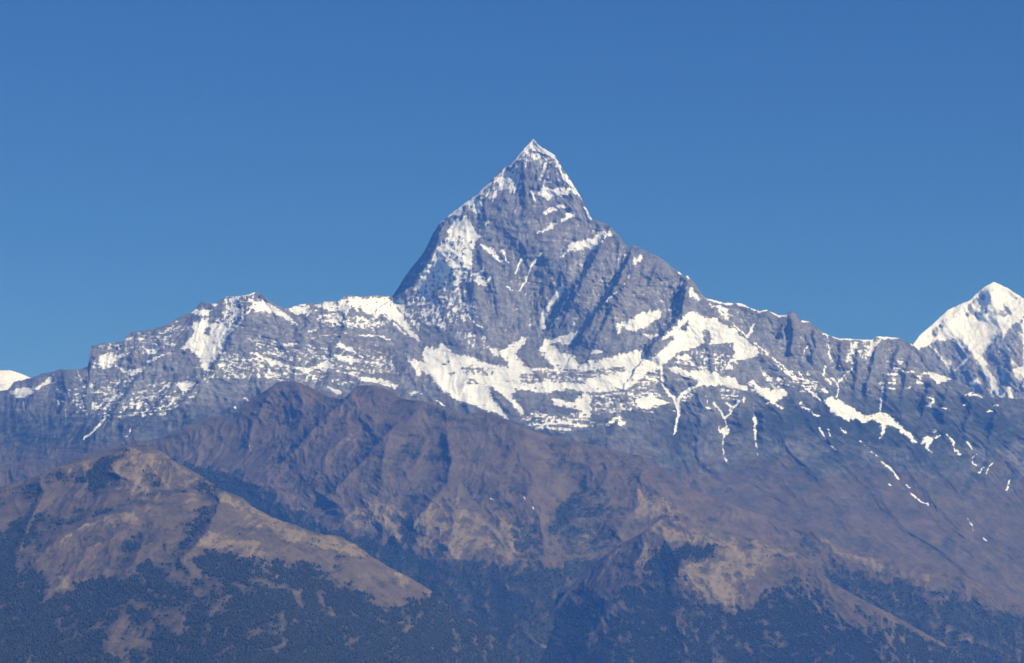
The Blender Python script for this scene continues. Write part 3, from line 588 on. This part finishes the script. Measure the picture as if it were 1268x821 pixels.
F.rib(Z5(1000, 475, 960, 560, 900, 620), 70, 6, 16); F.rib(Z5(1160, 350, 1110, 430, 1060, 480), 90, 5, 40); F.rib(Z5(1110, 118, 1080, 250, 1040, 330), 120, 16, 16); F.rib(Z5(990, 210, 900, 300, 820, 400), 120, 10, 24)
F.rib(Z5(1264, 290, 1200, 500, 1180, 700), 80, 10, 14); F.rib(Z5(950, 380, 960, 430, 1000, 460), 60, 5, 10); F.rib(Z5(840, 380, 880, 420, 940, 440), -30, 10, 10)
fr = 1 - .6 * np.clip(fs.P * 1.3 - .3, 0, 1)
F.R += (sstep(0, 8, F.below) * .8 + .2) * (80 * (ridged(fx / 800, fz / 1400, 403, 2) - 1) + fr * (45 * (ridged(fx / 240 + fz / 900, fz / 520, 413, 3) - .9) + 22 * (ridged(fx / 100, fz / 90, 423, 3) - .9) + 7 * fbm(fx / 40, fz / 40, 433, 3)))
fl = perlin(fx / 50 + fz / 200, fz / 200, 461) * .3
F.build('glacier_peak_mountain', {'snow': fs.P + fl * (1 - sstep(.8, .95, fs.P) * .7), 'heath': fx * 0, 'straw': (.25 + .3 * sstep(1175, 1215, F.U)) * sstep(415, 440, F.V), 'wood': fx * 0}, M_GROUND,
        'distant white glaciated peak with a domed snow summit beyond the rock ridge', 'mountain')
G = Layer(PX(-160, 480, -90, 466, -40, 456, 0, 458.5, 13, 458.6, 24, 462, 38, 468, 60, 480, 100, 505), PX(-160, 560, 100, 560), -150, 95, 80, [(0, 458, 38), (0, 500, 37.2), (-100, 470, 38), (90, 500, 38), (90, 550, 37), (-100, 550, 36.5)], 1.0, 0.2, 501, 12, 3000)
gs = G.cover(1.2, .97); gs.hole(PX(-5, 472, 8, 474, 10, 484, -5, 482), .52)
G.R += sstep(0, 6, G.below) * (30 * fbm(G.x / 300, G.z / 200, 503, 4) + 20 * (ridged(G.x / 700, G.z / 700, 504, 2) - 1))
G.build('snow_dome_mountain', {'snow': gs.P, 'heath': G.x * 0, 'straw': G.x * 0, 'wood': G.x * 0}, M_GROUND, 'small rounded white snow dome showing over the low end of the ridge', 'mountain')

# ================================================================== BROWN MIDDLE RIDGE
C2 = (PX(-160, 590, 0, 575, 80, 566, 150, 553) + Q1(800, 240, 900, 190, 1000, 155, 1060, 140, 1160, 150) + Q3(0, 205, 40, 180, 100, 140, 180, 90, 260, 85, 330, 115, 420, 160, 480, 175, 510, 165, 560, 110, 640, 105, 720, 130, 790, 175, 880, 185, 920, 190, 1000, 230, 1100, 250)
      + Q5(0, 35, 80, 65, 180, 115, 300, 150, 420, 180, 540, 205, 680, 235, 770, 255) + PX(815, 577, 835, 595, 870, 612, 920, 630, 967, 645, 1007, 653, 1025, 668, 1045, 680, 1080, 685, 1109, 691, 1150, 698, 1190, 711, 1219, 726, 1248, 738, 1268, 745, 1430, 790))
D2 = [(345, 473, 23.6), (461, 477, 23.4), (532, 498, 23.1), (620, 516, 23.0), (736, 552, 23.0), (802, 563, 23.1), (967, 646, 23.0), (1150, 698, 22.8), (1268, 745, 22.6), (1430, 790, 22.4), (200, 541, 23.2), (0, 575, 23.2), (-160, 590, 23), (300, 560, 22.9), (300, 610, 22.3), (0, 680, 22),
      (461, 540, 22.7), (500, 610, 22.0), (500, 680, 21.3), (600, 580, 22.3), (600, 650, 21.6), (600, 740, 20.6), (600, 830, 19.45), (690, 765, 20.25), (640, 835, 19.4), (740, 620, 22.3), (740, 700, 21.5), (740, 820, 20.4), (860, 640, 22.4), (900, 720, 21.6), (1000, 720, 22.0), (1000, 821, 20.8), (1150, 760, 21.9), (1150, 830, 20.9), (1268, 830, 21.2), (300, 821, 20.5), (0, 821, 20.6), (1430, 840, 21.4), (600, 980, 17.5), (1100, 980, 18.2), (100, 980, 18.5)]
B = Layer(C2, PX(-160, 760, 100, 720, 300, 730, 450, 830, 500, 960, 1430, 960), -150, 1420, 400, D2, 1.0, 0.7, 601, 14, 2200)
U, V = B.U, B.V
wd_shade = B.cover(6.0); W = wd_shade.poly
W(PX(-160, 640, 0, 640, 150, 600, 215, 562, 240, 576, 300, 586, 330, 606, 363, 626, 409, 646, 440, 660, 470, 666, 510, 680, 530, 690, 570, 695, 600, 692, 640, 698, 690, 700, 720, 690, 760, 690, 800, 700, 860, 720, 900, 735, 960, 700, 1020, 706, 1080, 712, 1140, 720, 1200, 740, 1268, 760, 1430, 800, 1430, 980, -160, 980), .87, 14)  # valley forest; the band behind the front crest also has shade painted in
W(PX(500, 640, 520, 640, 512, 680, 496, 672), .75, 5); W(PX(690, 615, 720, 610, 745, 620, 790, 640, 800, 655, 750, 685, 700, 690, 680, 660), .56, 12); W(PX(615, 640, 660, 640, 690, 660, 700, 690, 640, 690), .6, 8)  # the big patch left of the spur paints its shaded slope dark
W(Q3(760, 400, 850, 420, 960, 440, 1000, 490, 900, 480, 780, 470), .5, 6); W(Q3(300, 350, 260, 440, 190, 480, 250, 400), .6, 3); W(Q3(700, 600, 880, 600, 880, 700, 780, 720, 700, 650), .42, 8); W(Q3(1050, 580, 1200, 600, 1268, 620, 1268, 680, 1060, 610), .5, 6)  # patches just left of the ribs paint the shade on those flanks
W(Q5(350, 250, 560, 300, 640, 300, 620, 480, 540, 520, 380, 600, 400, 480, 460, 380), .5, 8); W(Q3(0, 255, 200, 265, 300, 290, 250, 300, 0, 290), .5, 3); W(Q5(0, 420, 120, 470, 260, 540, 350, 600, 300, 620, 100, 540), .45, 8)
W(Q7(230, 365, 400, 420, 480, 500, 380, 560, 280, 500, 200, 430), .4, 8)
sw = B.cover(3.0); T = sw.poly
T(Q3(570, 680, 620, 660, 700, 670, 830, 740, 830, 820, 560, 820, 480, 780), .66, 6); T(Q4(480, 60, 560, 30, 830, 110, 820, 230, 740, 200, 700, 120, 600, 160, 550, 130), .66, 6)
T(Q4(830, 130, 950, 30, 1050, 0, 1268, 90, 1268, 240, 1150, 300, 1000, 320, 900, 260, 860, 250, 820, 260), .66, 7); T(Q6(0, 100, 110, 80, 210, 190, 150, 240, 170, 320, 90, 300, 0, 260), .68, 6)
T(Q5(740, 420, 820, 430, 900, 480, 980, 550, 900, 560, 800, 560, 750, 470), .74, 4); T(Q5(740, 510, 770, 505, 810, 550, 740, 570), .7, 3); T(Q5(400, 680, 540, 620, 620, 550, 620, 620, 560, 680, 440, 700), .52, 8)
T(Q7(350, 390, 400, 395, 480, 500, 600, 490, 690, 560, 660, 590, 560, 530, 470, 510), .62, 5); T(Q7(690, 560, 760, 600, 740, 620), .65, 4); T(Q7(820, 570, 865, 570, 860, 620, 820, 610), .66, 4); T(Q7(1000, 570, 1100, 600, 1180, 640, 1040, 610), .45, 4)
T(Q8(860, 650, 1000, 690, 1200, 790, 1268, 840, 1180, 830, 950, 730, 870, 690), .5, 5); T(Q4(930, 460, 950, 500, 890, 505), .5, 4); T(Q3(560, 280, 700, 320, 640, 420, 480, 440, 400, 300), .42, 10)
st2 = sw.P
r = B.rib
r(Q3(560, 110, 500, 190, 400, 270, 330, 340, 270, 420, 190, 480), 130, 6, 24, .12); r(Q3(900, 190, 820, 260, 740, 310, 650, 410, 590, 480, 500, 570, 430, 640, 360, 700), 130, 7, 26, .12); r(Q3(1000, 300, 1020, 480, 1000, 590, 930, 670, 870, 750, 830, 820), 110, 8, 24, .12)
r(Q3(180, 95, 100, 200, 40, 330, 20, 450), 90, 10, 18); r(Q3(260, 90, 300, 200, 360, 260), 60, 12, 12); r(Q3(640, 110, 660, 250, 600, 330), 60, 12, 12); r(Q3(730, 310, 690, 450, 680, 600, 640, 700), 70, 10, 16)
r(Q5(300, 150, 360, 300, 440, 400, 410, 480, 360, 560, 400, 620), -120, 22, 26, .1); r(Q5(120, 90, 160, 250, 240, 380, 180, 480, 100, 560), 80, 12, 22); r(Q5(780, 250, 770, 340, 750, 430, 740, 510, 660, 600, 600, 690), 100, 13, 30, .2)
r(Q5(760, 360, 870, 460, 990, 560, 1060, 620), 90, 18, 12); r(Q5(540, 210, 520, 350, 500, 450), 60, 10, 12); r(Q5(640, 240, 620, 330, 560, 420), 60, 10, 12); r(PX(515, 640, 505, 680, 520, 720, 545, 750), -80, 20, 24)
r(Q4(640, 60, 720, 180, 800, 240), 60, 10, 12); r(Q4(1050, 30, 1040, 180, 980, 320), 70, 10, 16); r(Q6(60, 100, 120, 240, 60, 360), 60, 10, 16); r(Q6(400, 290, 300, 500, 350, 700), -60, 16, 16)
r(Q7(370, 390, 480, 510, 640, 600), 60, 12, 12); r(Q7(700, 520, 760, 610), 60, 8, 10); r(Q7(980, 590, 1100, 640), 50, 8, 10); r(Q8(860, 650, 1000, 690, 1200, 790, 1268, 830), 90, 26, 14, .1); r(Q7(640, 520, 600, 600, 640, 720), 50, 8, 14); r(Q7(860, 560, 840, 640, 900, 760), 60, 8, 16)
def hill_relief(B, seed, wood):
    ed = sstep(0, 12, B.below) * .9 + .1
    wx = 120 * fbm(B.x / 800, B.z / 700, seed + 1, 3); wz = 100 * fbm(B.x / 800, B.z / 700, seed + 2, 3)
    x, z = B.x + wx, B.z + wz
    ww = np.clip(wood, 0, 1)
    B.R += ed * (55 * (ridged(x / 640, z / 800, seed + 3, 2) - 1) + 27 * (ridged(x / 230 + z / 800, z / 330, seed + 13, 3, .5) - .9) + 13 * (ridged(x / 80, z / 100, seed + 23, 2, .5) - .9) + 4 * fbm(x / 30, z / 30, seed + 33, 3, .65) + (1.5 + 5.5 * ww) * perlin(x / 15, z / 13, seed + 37) + 9 * ww * perlin(x / 48, z / 40, seed + 38))
hill_relief(B, 610, wd_shade.P)
def hill_cover(B, seed, wood, straw, heath, scrub=.30):
    """woods creep up the hollows, dry grass keeps to the crests, cliffs and bushes make dark bands and specks"""
    h1, h2 = B.hollow(4), B.hollow(14)
    n1 = fbm(B.x / 420, B.z / 300, seed, 4, .6); n2 = fbm(B.x / 70, B.z / 60, seed + 5, 4, .7); n3 = perlin(B.x / 180, B.z / 42, seed + 9) + .6 * perlin(B.x / 70, B.z / 24, seed + 10)
    n4 = fbm(B.x / 20, B.z / 16, seed + 15, 3, .8)
    w = wood * (1 - .28 * sstep(.0, .7, n1) * sstep(690, 740, B.V)) + .16 * n1 + .20 * n2 + .13 * h2 + .09 * h1 + .14 * n4 * (1 - .6 * sstep(.6, .85, wood))
    w = np.maximum(w, (scrub + .16 * n3 + .15 * n1 + .10 * h2 + .10 * n2 + .16 * n4))
    t = straw * .9 + (.30 * n2 + .15 * n1 + .28 * n4 - .12 * h2 - .16 * h1) * sstep(.2, .55, straw)
    return w, t, heath + .1 * n1
WD, ST, HE = hill_cover(B, 640, wd_shade.P, st2, .88)
sn2 = B.cover(1.0)
for q in (Q3(0, 395, 10, 400), Q3(38, 405, 42, 430), Q4(298, 60, 303, 66), Q5(190, 455, 200, 470), Q5(235, 500, 238, 520), Q5(30, 465, 45, 470)):
    sn2.line(q, 1.6, 1.6, .75)
B.build('heath_ridge_hill', {'snow': sn2.P, 'heath': HE, 'straw': ST, 'wood': WD}, M_GROUND,
        'long reddish brown heath covered ridge at the foot of the rock pyramid', 'hill')

# ================================================================== FRONT HILLS
CR = PX(560, 900, 640, 830, 660, 800, 680, 762, 700, 733, 735, 697, 745, 690, 773, 671, 795, 660, 808, 650, 818, 641, 826, 639.5, 845, 646, 872, 656, 895, 661, 915, 663.5, 938, 668, 965, 676, 987, 684, 1010, 700, 1028, 720, 1060, 738, 1110, 764, 1160, 792, 1230, 830, 1330, 900)
DR = [(826, 640, 20.8), (745, 690, 20.6), (690, 750, 20.4), (640, 830, 19.75), (560, 900, 19.1), (938, 668, 21.0), (1028, 720, 20.6), (1110, 764, 20.2), (1230, 830, 20.99), (1330, 900, 20.00), (826, 700, 20.2), (826, 780, 19.4), (930, 740, 20.0), (930, 830, 19.2), (1060, 821, 19.3), (740, 821, 19.1), (900, 980, 16.6), (700, 980, 17.1), (1200, 980, 17.4)]
R_ = Layer(CR, PX(560, 985, 1330, 985), 565, 1325, 330, DR, 1.0, 0.7, 701, 14, 1600)
wr = R_.cover(6.0); W = wr.poly
W(PX(540, 900, 640, 760, 700, 745, 735, 735, 790, 715, 815, 690, 850, 690, 838, 712, 833, 720, 850, 735, 870, 745, 905, 752, 925, 752, 960, 720, 1000, 715, 1020, 735, 1080, 760, 1330, 860, 1330, 1000, 540, 1000), .84, 12)
W(Q6(850, 270, 1000, 230, 1130, 250, 1100, 310, 980, 320, 930, 400, 880, 440, 840, 380), .8, 5)
sr = R_.cover(3.0, .25); T = sr.poly
T(Q6(800, 150, 860, 105, 960, 125, 1060, 180, 1250, 210, 1268, 300, 1140, 280, 1080, 230, 900, 220, 830, 210), .8, 4); T(Q6(930, 400, 1000, 330, 1100, 310, 1200, 320, 1268, 330, 1268, 560, 1200, 550, 1150, 510, 1070, 520, 1000, 450), .8, 4)
T(Q6(560, 330, 620, 280, 720, 220, 800, 180, 800, 240, 820, 330, 840, 380, 740, 360, 760, 280, 660, 300), .66, 4); T(Q7(0, 440, 130, 440, 160, 470, 300, 500, 250, 540, 100, 600, 60, 720, 0, 740), .72, 5)
for q in (Q6(500, 600, 560, 520, 620, 560, 600, 680, 500, 760), Q8(260, 560, 400, 500, 540, 560, 570, 640, 480, 660, 320, 620)): sr.poly(q, .3, 8); wr.hole(q, .42, 12)
r = R_.rib
r(PX(826, 640, 800, 660, 795, 685, 785, 700, 790, 720), 60, 12, 14); r(Q6(870, 105, 880, 200, 960, 330, 1050, 500), 60, 14, 18); r(Q6(830, 260, 880, 400, 900, 600), -80, 14, 14); r(Q6(1260, 210, 1180, 300, 1100, 420, 1180, 560), 60, 12, 16); r(Q7(130, 440, 100, 600, 60, 740), 50, 10, 14); r(Q7(300, 500, 330, 640, 420, 800), 60, 12, 16); r(Q6(760, 470, 600, 560, 520, 680, 460, 800), 90, 14, 22); r(Q8(540, 560, 600, 700, 560, 821), 60, 12, 14); r(Q6(980, 480, 960, 640, 1000, 821), 60, 14, 14)
hill_relief(R_, 710, wr.P)
WD, ST, HE = hill_cover(R_, 740, wr.P, sr.P, .85, .37 - .10 * np.clip(sr.P, 0, 1))
R_.build('spur_hill', {'snow': R_.x * 0, 'heath': HE, 'straw': ST, 'wood': WD}, M_GROUND, 'rounded spur with pale dry grass on top and dark forest below', 'hill')

CL = PX(-160, 655, -60, 622, 0, 604) + Q1(180, 435, 290, 385, 400, 350, 500, 325, 560, 300, 640, 285, 710, 280, 790, 310, 850, 355, 1000, 440, 1100, 505, 1200, 545) + Q4(0, 12, 60, 60, 150, 105, 260, 145, 380, 185, 490, 200, 560, 240, 630, 295, 720, 350, 820, 400, 940, 470, 1050, 560, 1200, 660, 1268, 720) + PX(660, 828, 720, 880, 800, 950)
DL = [(170, 551, 17.83), (0, 604, 17.26), (-160, 655, 16.71), (300, 617, 17.30), (424, 664, 17.40), (537, 732, 17.50), (660, 828, 17.70), (800, 950, 16.60), (150, 600, 17.19), (240, 623, 16.92), (150, 640, 16.59), (250, 670, 16.30), (60, 680, 16.09), (150, 720, 15.49), (0, 720, 15.40), (300, 700, 15.93), (300, 740, 15.14), (420, 720, 16.70), (420, 821, 14.90), (200, 821, 13.78), (0, 821, 13.61), (560, 821, 16.80), (200, 985, 11.54), (-160, 821, 13.45), (500, 985, 13.20), (-160, 985, 11.31)]
A = Layer(CL, PX(-160, 990, 800, 990), -150, 790, 440, DL, 1.0, 0.6, 801, 14, 1500)
wa = A.cover(5.0); W = wa.poly
W(PX(-160, 680, 0, 655, 30, 640, 45, 622, 55, 630, 45, 660, 25, 690, 20, 705, 45, 700, 62, 720, 58, 736, 75, 738, 95, 725, 105, 715, 125, 715, 150, 712, 180, 690, 200, 700, 215, 705, 232, 690, 247, 686, 256, 676, 275, 682, 300, 690, 330, 690, 345, 692, 355, 700, 375, 690, 395, 700, 420, 715, 450, 735, 480, 755, 505, 745, 525, 738, 545, 728, 600, 765, 680, 815, 840, 950, 800, 1000, -160, 1000), .84, 9)
W(PX(-160, 755, 60, 760, 180, 790, 330, 800, 480, 790, 620, 800, 800, 960, 800, 1000, -160, 1000), .97, 22)
W(Q1(420, 420, 520, 330, 555, 360, 540, 420, 560, 470, 480, 500, 430, 520), .75, 4); W(Q1(250, 410, 310, 410, 320, 470, 270, 450), .65, 4); W(Q1(500, 590, 550, 595, 540, 620, 450, 650, 430, 640), .7, 3); W(Q1(540, 680, 580, 630, 600, 640, 560, 700), .6, 3)
W(Q1(820, 620, 950, 580, 1060, 580, 1040, 640, 960, 760, 880, 790, 760, 810, 700, 720), .42, 8); W(Q1(960, 440, 1050, 500, 1040, 520, 970, 490), .5, 3); W(Q2(580, 210, 720, 180, 700, 300, 650, 340, 600, 280), .45, 5)
sa = A.cover(3.0, .3); T = sa.poly
T(Q1(560, 300, 700, 280, 790, 310, 850, 360, 1000, 450, 1100, 510, 1268, 600, 1268, 700, 1100, 560, 950, 560, 860, 580, 700, 560, 560, 500, 540, 380), .62, 5)
T(Q2(970, 240, 1030, 170, 1100, 200, 1268, 230, 1268, 310, 1180, 310, 1100, 260, 1000, 250), .85, 3); T(Q4(0, 220, 60, 200, 130, 290, 200, 380, 210, 420, 120, 380, 90, 310, 0, 280), .85, 3)
T(Q4(0, 20, 150, 110, 260, 150, 380, 190, 490, 200, 560, 245, 620, 300, 540, 290, 420, 260, 250, 230, 120, 180, 0, 140), .78, 4); T(Q4(640, 320, 820, 410, 800, 470, 740, 400), .74, 3); T(Q4(890, 460, 940, 465, 920, 505, 890, 500), .75, 3); T(Q4(380, 180, 480, 200, 480, 230, 400, 220), .85, 4)
T(Q2(570, 85, 480, 130, 330, 190, 250, 260, 420, 140), .72, 4); T(Q2(440, 230, 420, 300, 340, 340, 330, 450, 240, 490, 290, 380, 380, 280), .74, 4); T(Q2(540, 100, 760, 40, 700, 120, 480, 200, 500, 240, 430, 260), .66, 5); T(Q1(180, 435, 290, 385, 480, 340, 440, 400, 260, 440), .62, 4)
for q, v in ((Q1(640, 285, 700, 350), .85), (Q1(540, 380, 640, 500), .9), (Q1(790, 440, 860, 550), .9), (Q1(640, 440, 720, 530), .72), (Q1(790, 320, 860, 370), .9)): sa.line(q, 2.0, 1.6, v, 1.5)
for q in (Q2(820, 370, 920, 330, 1100, 410, 1110, 470, 960, 480, 880, 440), Q2(640, 520, 760, 540, 900, 600, 860, 680, 700, 560), Q2(500, 640, 600, 600, 720, 660, 760, 780, 620, 821, 520, 740)): sa.poly(q, .3, 9); wa.hole(q, .40, 12)
r = A.rib
r(Q1(640, 285, 620, 340, 560, 380, 540, 430), 90, 9, 22, .1); r(Q1(640, 290, 720, 370, 790, 440, 860, 550), 30, 5, 8); r(Q1(540, 380, 640, 500), 30, 5, 8); r(Q1(640, 430, 730, 530), 24, 5, 8)
r(Q1(1100, 505, 1070, 570, 1040, 660, 980, 750, 920, 810, 860, 880), 150, 7, 30, .1); r(Q1(870, 600, 950, 565, 1070, 570), 50, 14, 14); r(Q2(700, 60, 570, 85, 420, 140, 300, 190, 230, 260, 130, 370), 120, 7, 24, .1); r(Q2(700, 100, 540, 210, 440, 250, 380, 340, 300, 430, 230, 500), 80, 8, 18)
r(Q2(720, 180, 690, 260, 640, 350, 560, 420), 60, 6, 14); r(Q2(560, 230, 540, 330, 480, 420), 50, 6, 12); r(Q1(190, 435, 210, 530, 160, 620, 110, 760, 80, 821), 110, 8, 18, .12); r(Q1(200, 600, 150, 720, 100, 821), -80, 10, 10); r(Q1(430, 350, 420, 470, 330, 560), 70, 8, 16)
r(Q4(180, 110, 250, 250, 350, 350, 500, 440), 60, 12, 14); r(Q4(490, 200, 560, 330, 640, 440, 700, 560), 60, 14, 14); r(Q4(0, 400, 150, 430, 270, 480, 300, 600), 80, 14, 16); r(Q4(340, 470, 420, 560, 500, 640, 560, 780), 60, 12, 14); r(Q4(720, 400, 780, 560, 860, 700), 50, 12, 14)
r(Q2(960, 320, 1100, 420, 1200, 560, 1160, 720), -70, 16, 16); r(Q2(640, 520, 560, 640, 500, 800), 70, 14, 18); r(Q2(900, 560, 880, 700, 960, 821), 60, 14, 16); r(Q2(260, 560, 300, 680, 280, 821), 60, 14, 16)
hill_relief(A, 810, wa.P)
WD, ST, HE = hill_cover(A, 840, wa.P, sa.P, .85, .40 - .12 * np.clip(sa.P, 0, 1))
A.build('grassy_front_hill', {'snow': A.x * 0, 'heath': HE, 'straw': ST, 'wood': WD}, M_GROUND, 'nearest hill with tan dry grass crest and dark forest on its lower slopes', 'hill')

# ------------------------------------------------------------------ forest
def forest(layers):
    rng = np.random.default_rng(5)
    base = []
    for ly, n in layers:
        ok = np.nonzero((ly.V < 850) & (ly.U > -40) & (ly.U < 1310) & (ly.wood > .58))[0]
        w = np.clip((ly.wood[ok] - .56) * 3.2, 0, 1) ** 2
        w = w * np.clip(.55 + .6 * fbm(ly.x[ok] / 160, ly.z[ok] / 120, 930, 3), .03, 1)
        pick = rng.choice(ok, size=min(n, len(ok) // 2), replace=False, p=w / w.sum())
        base.append(ly.at[pick])
    p = np.concatenate(base); n = len(p)
    p = p + rng.normal(0, 1.2, p.shape)
    h = rng.gamma(8, 1.0, n) + 3.5; r = h * rng.uniform(.30, .46, n)
    a0 = rng.uniform(0, 6.28, n)[:, None] + np.arange(5)[None] * 1.2566
    rr = r[:, None] * rng.uniform(.75, 1.2, (n, 5))
    ring = np.stack([p[:, :1] + rr * np.cos(a0), p[:, 1:2] + rr * np.sin(a0), p[:, 2:] + h[:, None] * rng.uniform(.32, .55, (n, 5))], -1)
    top = p + np.stack([rng.normal(0, .8, n), rng.normal(0, .8, n), h], -1); foot = p - np.array([0, 0, 3.0])
    v = np.concatenate([foot[:, None], ring, top[:, None]], 1).reshape(-1, 3)
    f = []
    for i in range(5):
        j = (i + 1) % 5
        f += [(1 + i, 1 + j, 6), (1 + j, 1 + i, 0)]
    f = (np.array(f)[None] + 7 * np.arange(n)[:, None, None]).reshape(-1, 3).astype(np.int32)
    me = bpy.data.meshes.new('forest')
    me.vertices.add(len(v)); me.vertices.foreach_set('co', v.astype(np.float32).ravel())
    me.loops.add(f.size); me.polygons.add(len(f))
    me.loops.foreach_set('vertex_index', f.ravel())
    me.polygons.foreach_set('loop_start', np.arange(0, f.size, 3, dtype=np.int32))
    me.polygons.foreach_set('loop_total', np.full(len(f), 3, np.int32))
    me.polygons.foreach_set('use_smooth', np.ones(len(f), bool))
    me.update(calc_edges=True)
    at = me.attributes.new('tone', 'FLOAT', 'POINT')
    at.data.foreach_set('value', np.repeat(rng.random(n), 7).astype(np.float32))
    k = Nodes('forest_foliage')
    c = k.mix(k.attr('tone'), (0.018, 0.026, 0.012), (0.044, 0.050, 0.024))
    c = k.mix(k.math('MULTIPLY', k.ramp(k.attr('tone'), 0.86, 0.95), 0.7), c, (0.085, 0.062, 0.036))
    k.l(c, k.b.inputs['Base Color'])
    me.materials.append(k.m)
    o = bpy.data.objects.new('forest', me); COL.objects.link(o)
    o['kind'] = 'stuff'; o['label'] = 'dark evergreen forest covering the lower slopes and hollows of the brown hills'; o['category'] = 'forest'
forest([(A, 60000), (R_, 30000), (B, 34000)])

# ------------------------------------------------------------------ haze
def haze():
    x0, x1, y0, y1, z0, z1 = -80000, 80000, -12000, 80000, 640, 7150
    v = [(x, y, z) for z in (z0, z1) for y in (y0, y1) for x in (x0, x1)]
    f = [(0, 2, 3, 1), (4, 5, 7, 6), (0, 1, 5, 4), (2, 6, 7, 3), (0, 4, 6, 2), (1, 3, 7, 5)]
    me = bpy.data.meshes.new('haze'); me.from_pydata(v, [], f); me.update()
    m = bpy.data.materials.new('haze_air'); m.use_nodes = True; t = m.node_tree
    t.nodes.remove(t.nodes['Principled BSDF'])
    p = t.nodes.new('ShaderNodeVolumePrincipled')
    p.inputs['Color'].default_value = (0.08, 0.29, 1.0, 1)
    p.inputs['Absorption Color'].default_value = (1, 1, 1, 1)
    p.inputs['Density'].default_value = 2.4e-5
    p.inputs['Anisotropy'].default_value = -0.1
    t.links.new(p.outputs[0], t.nodes['Material Output'].inputs['Volume'])
    me.materials.append(m)
    o = bpy.data.objects.new('haze', me); COL.objects.link(o)
    o['kind'] = 'stuff'; o['label'] = 'thin blue haze filling the air in front of the mountains'; o['category'] = 'haze'
haze()
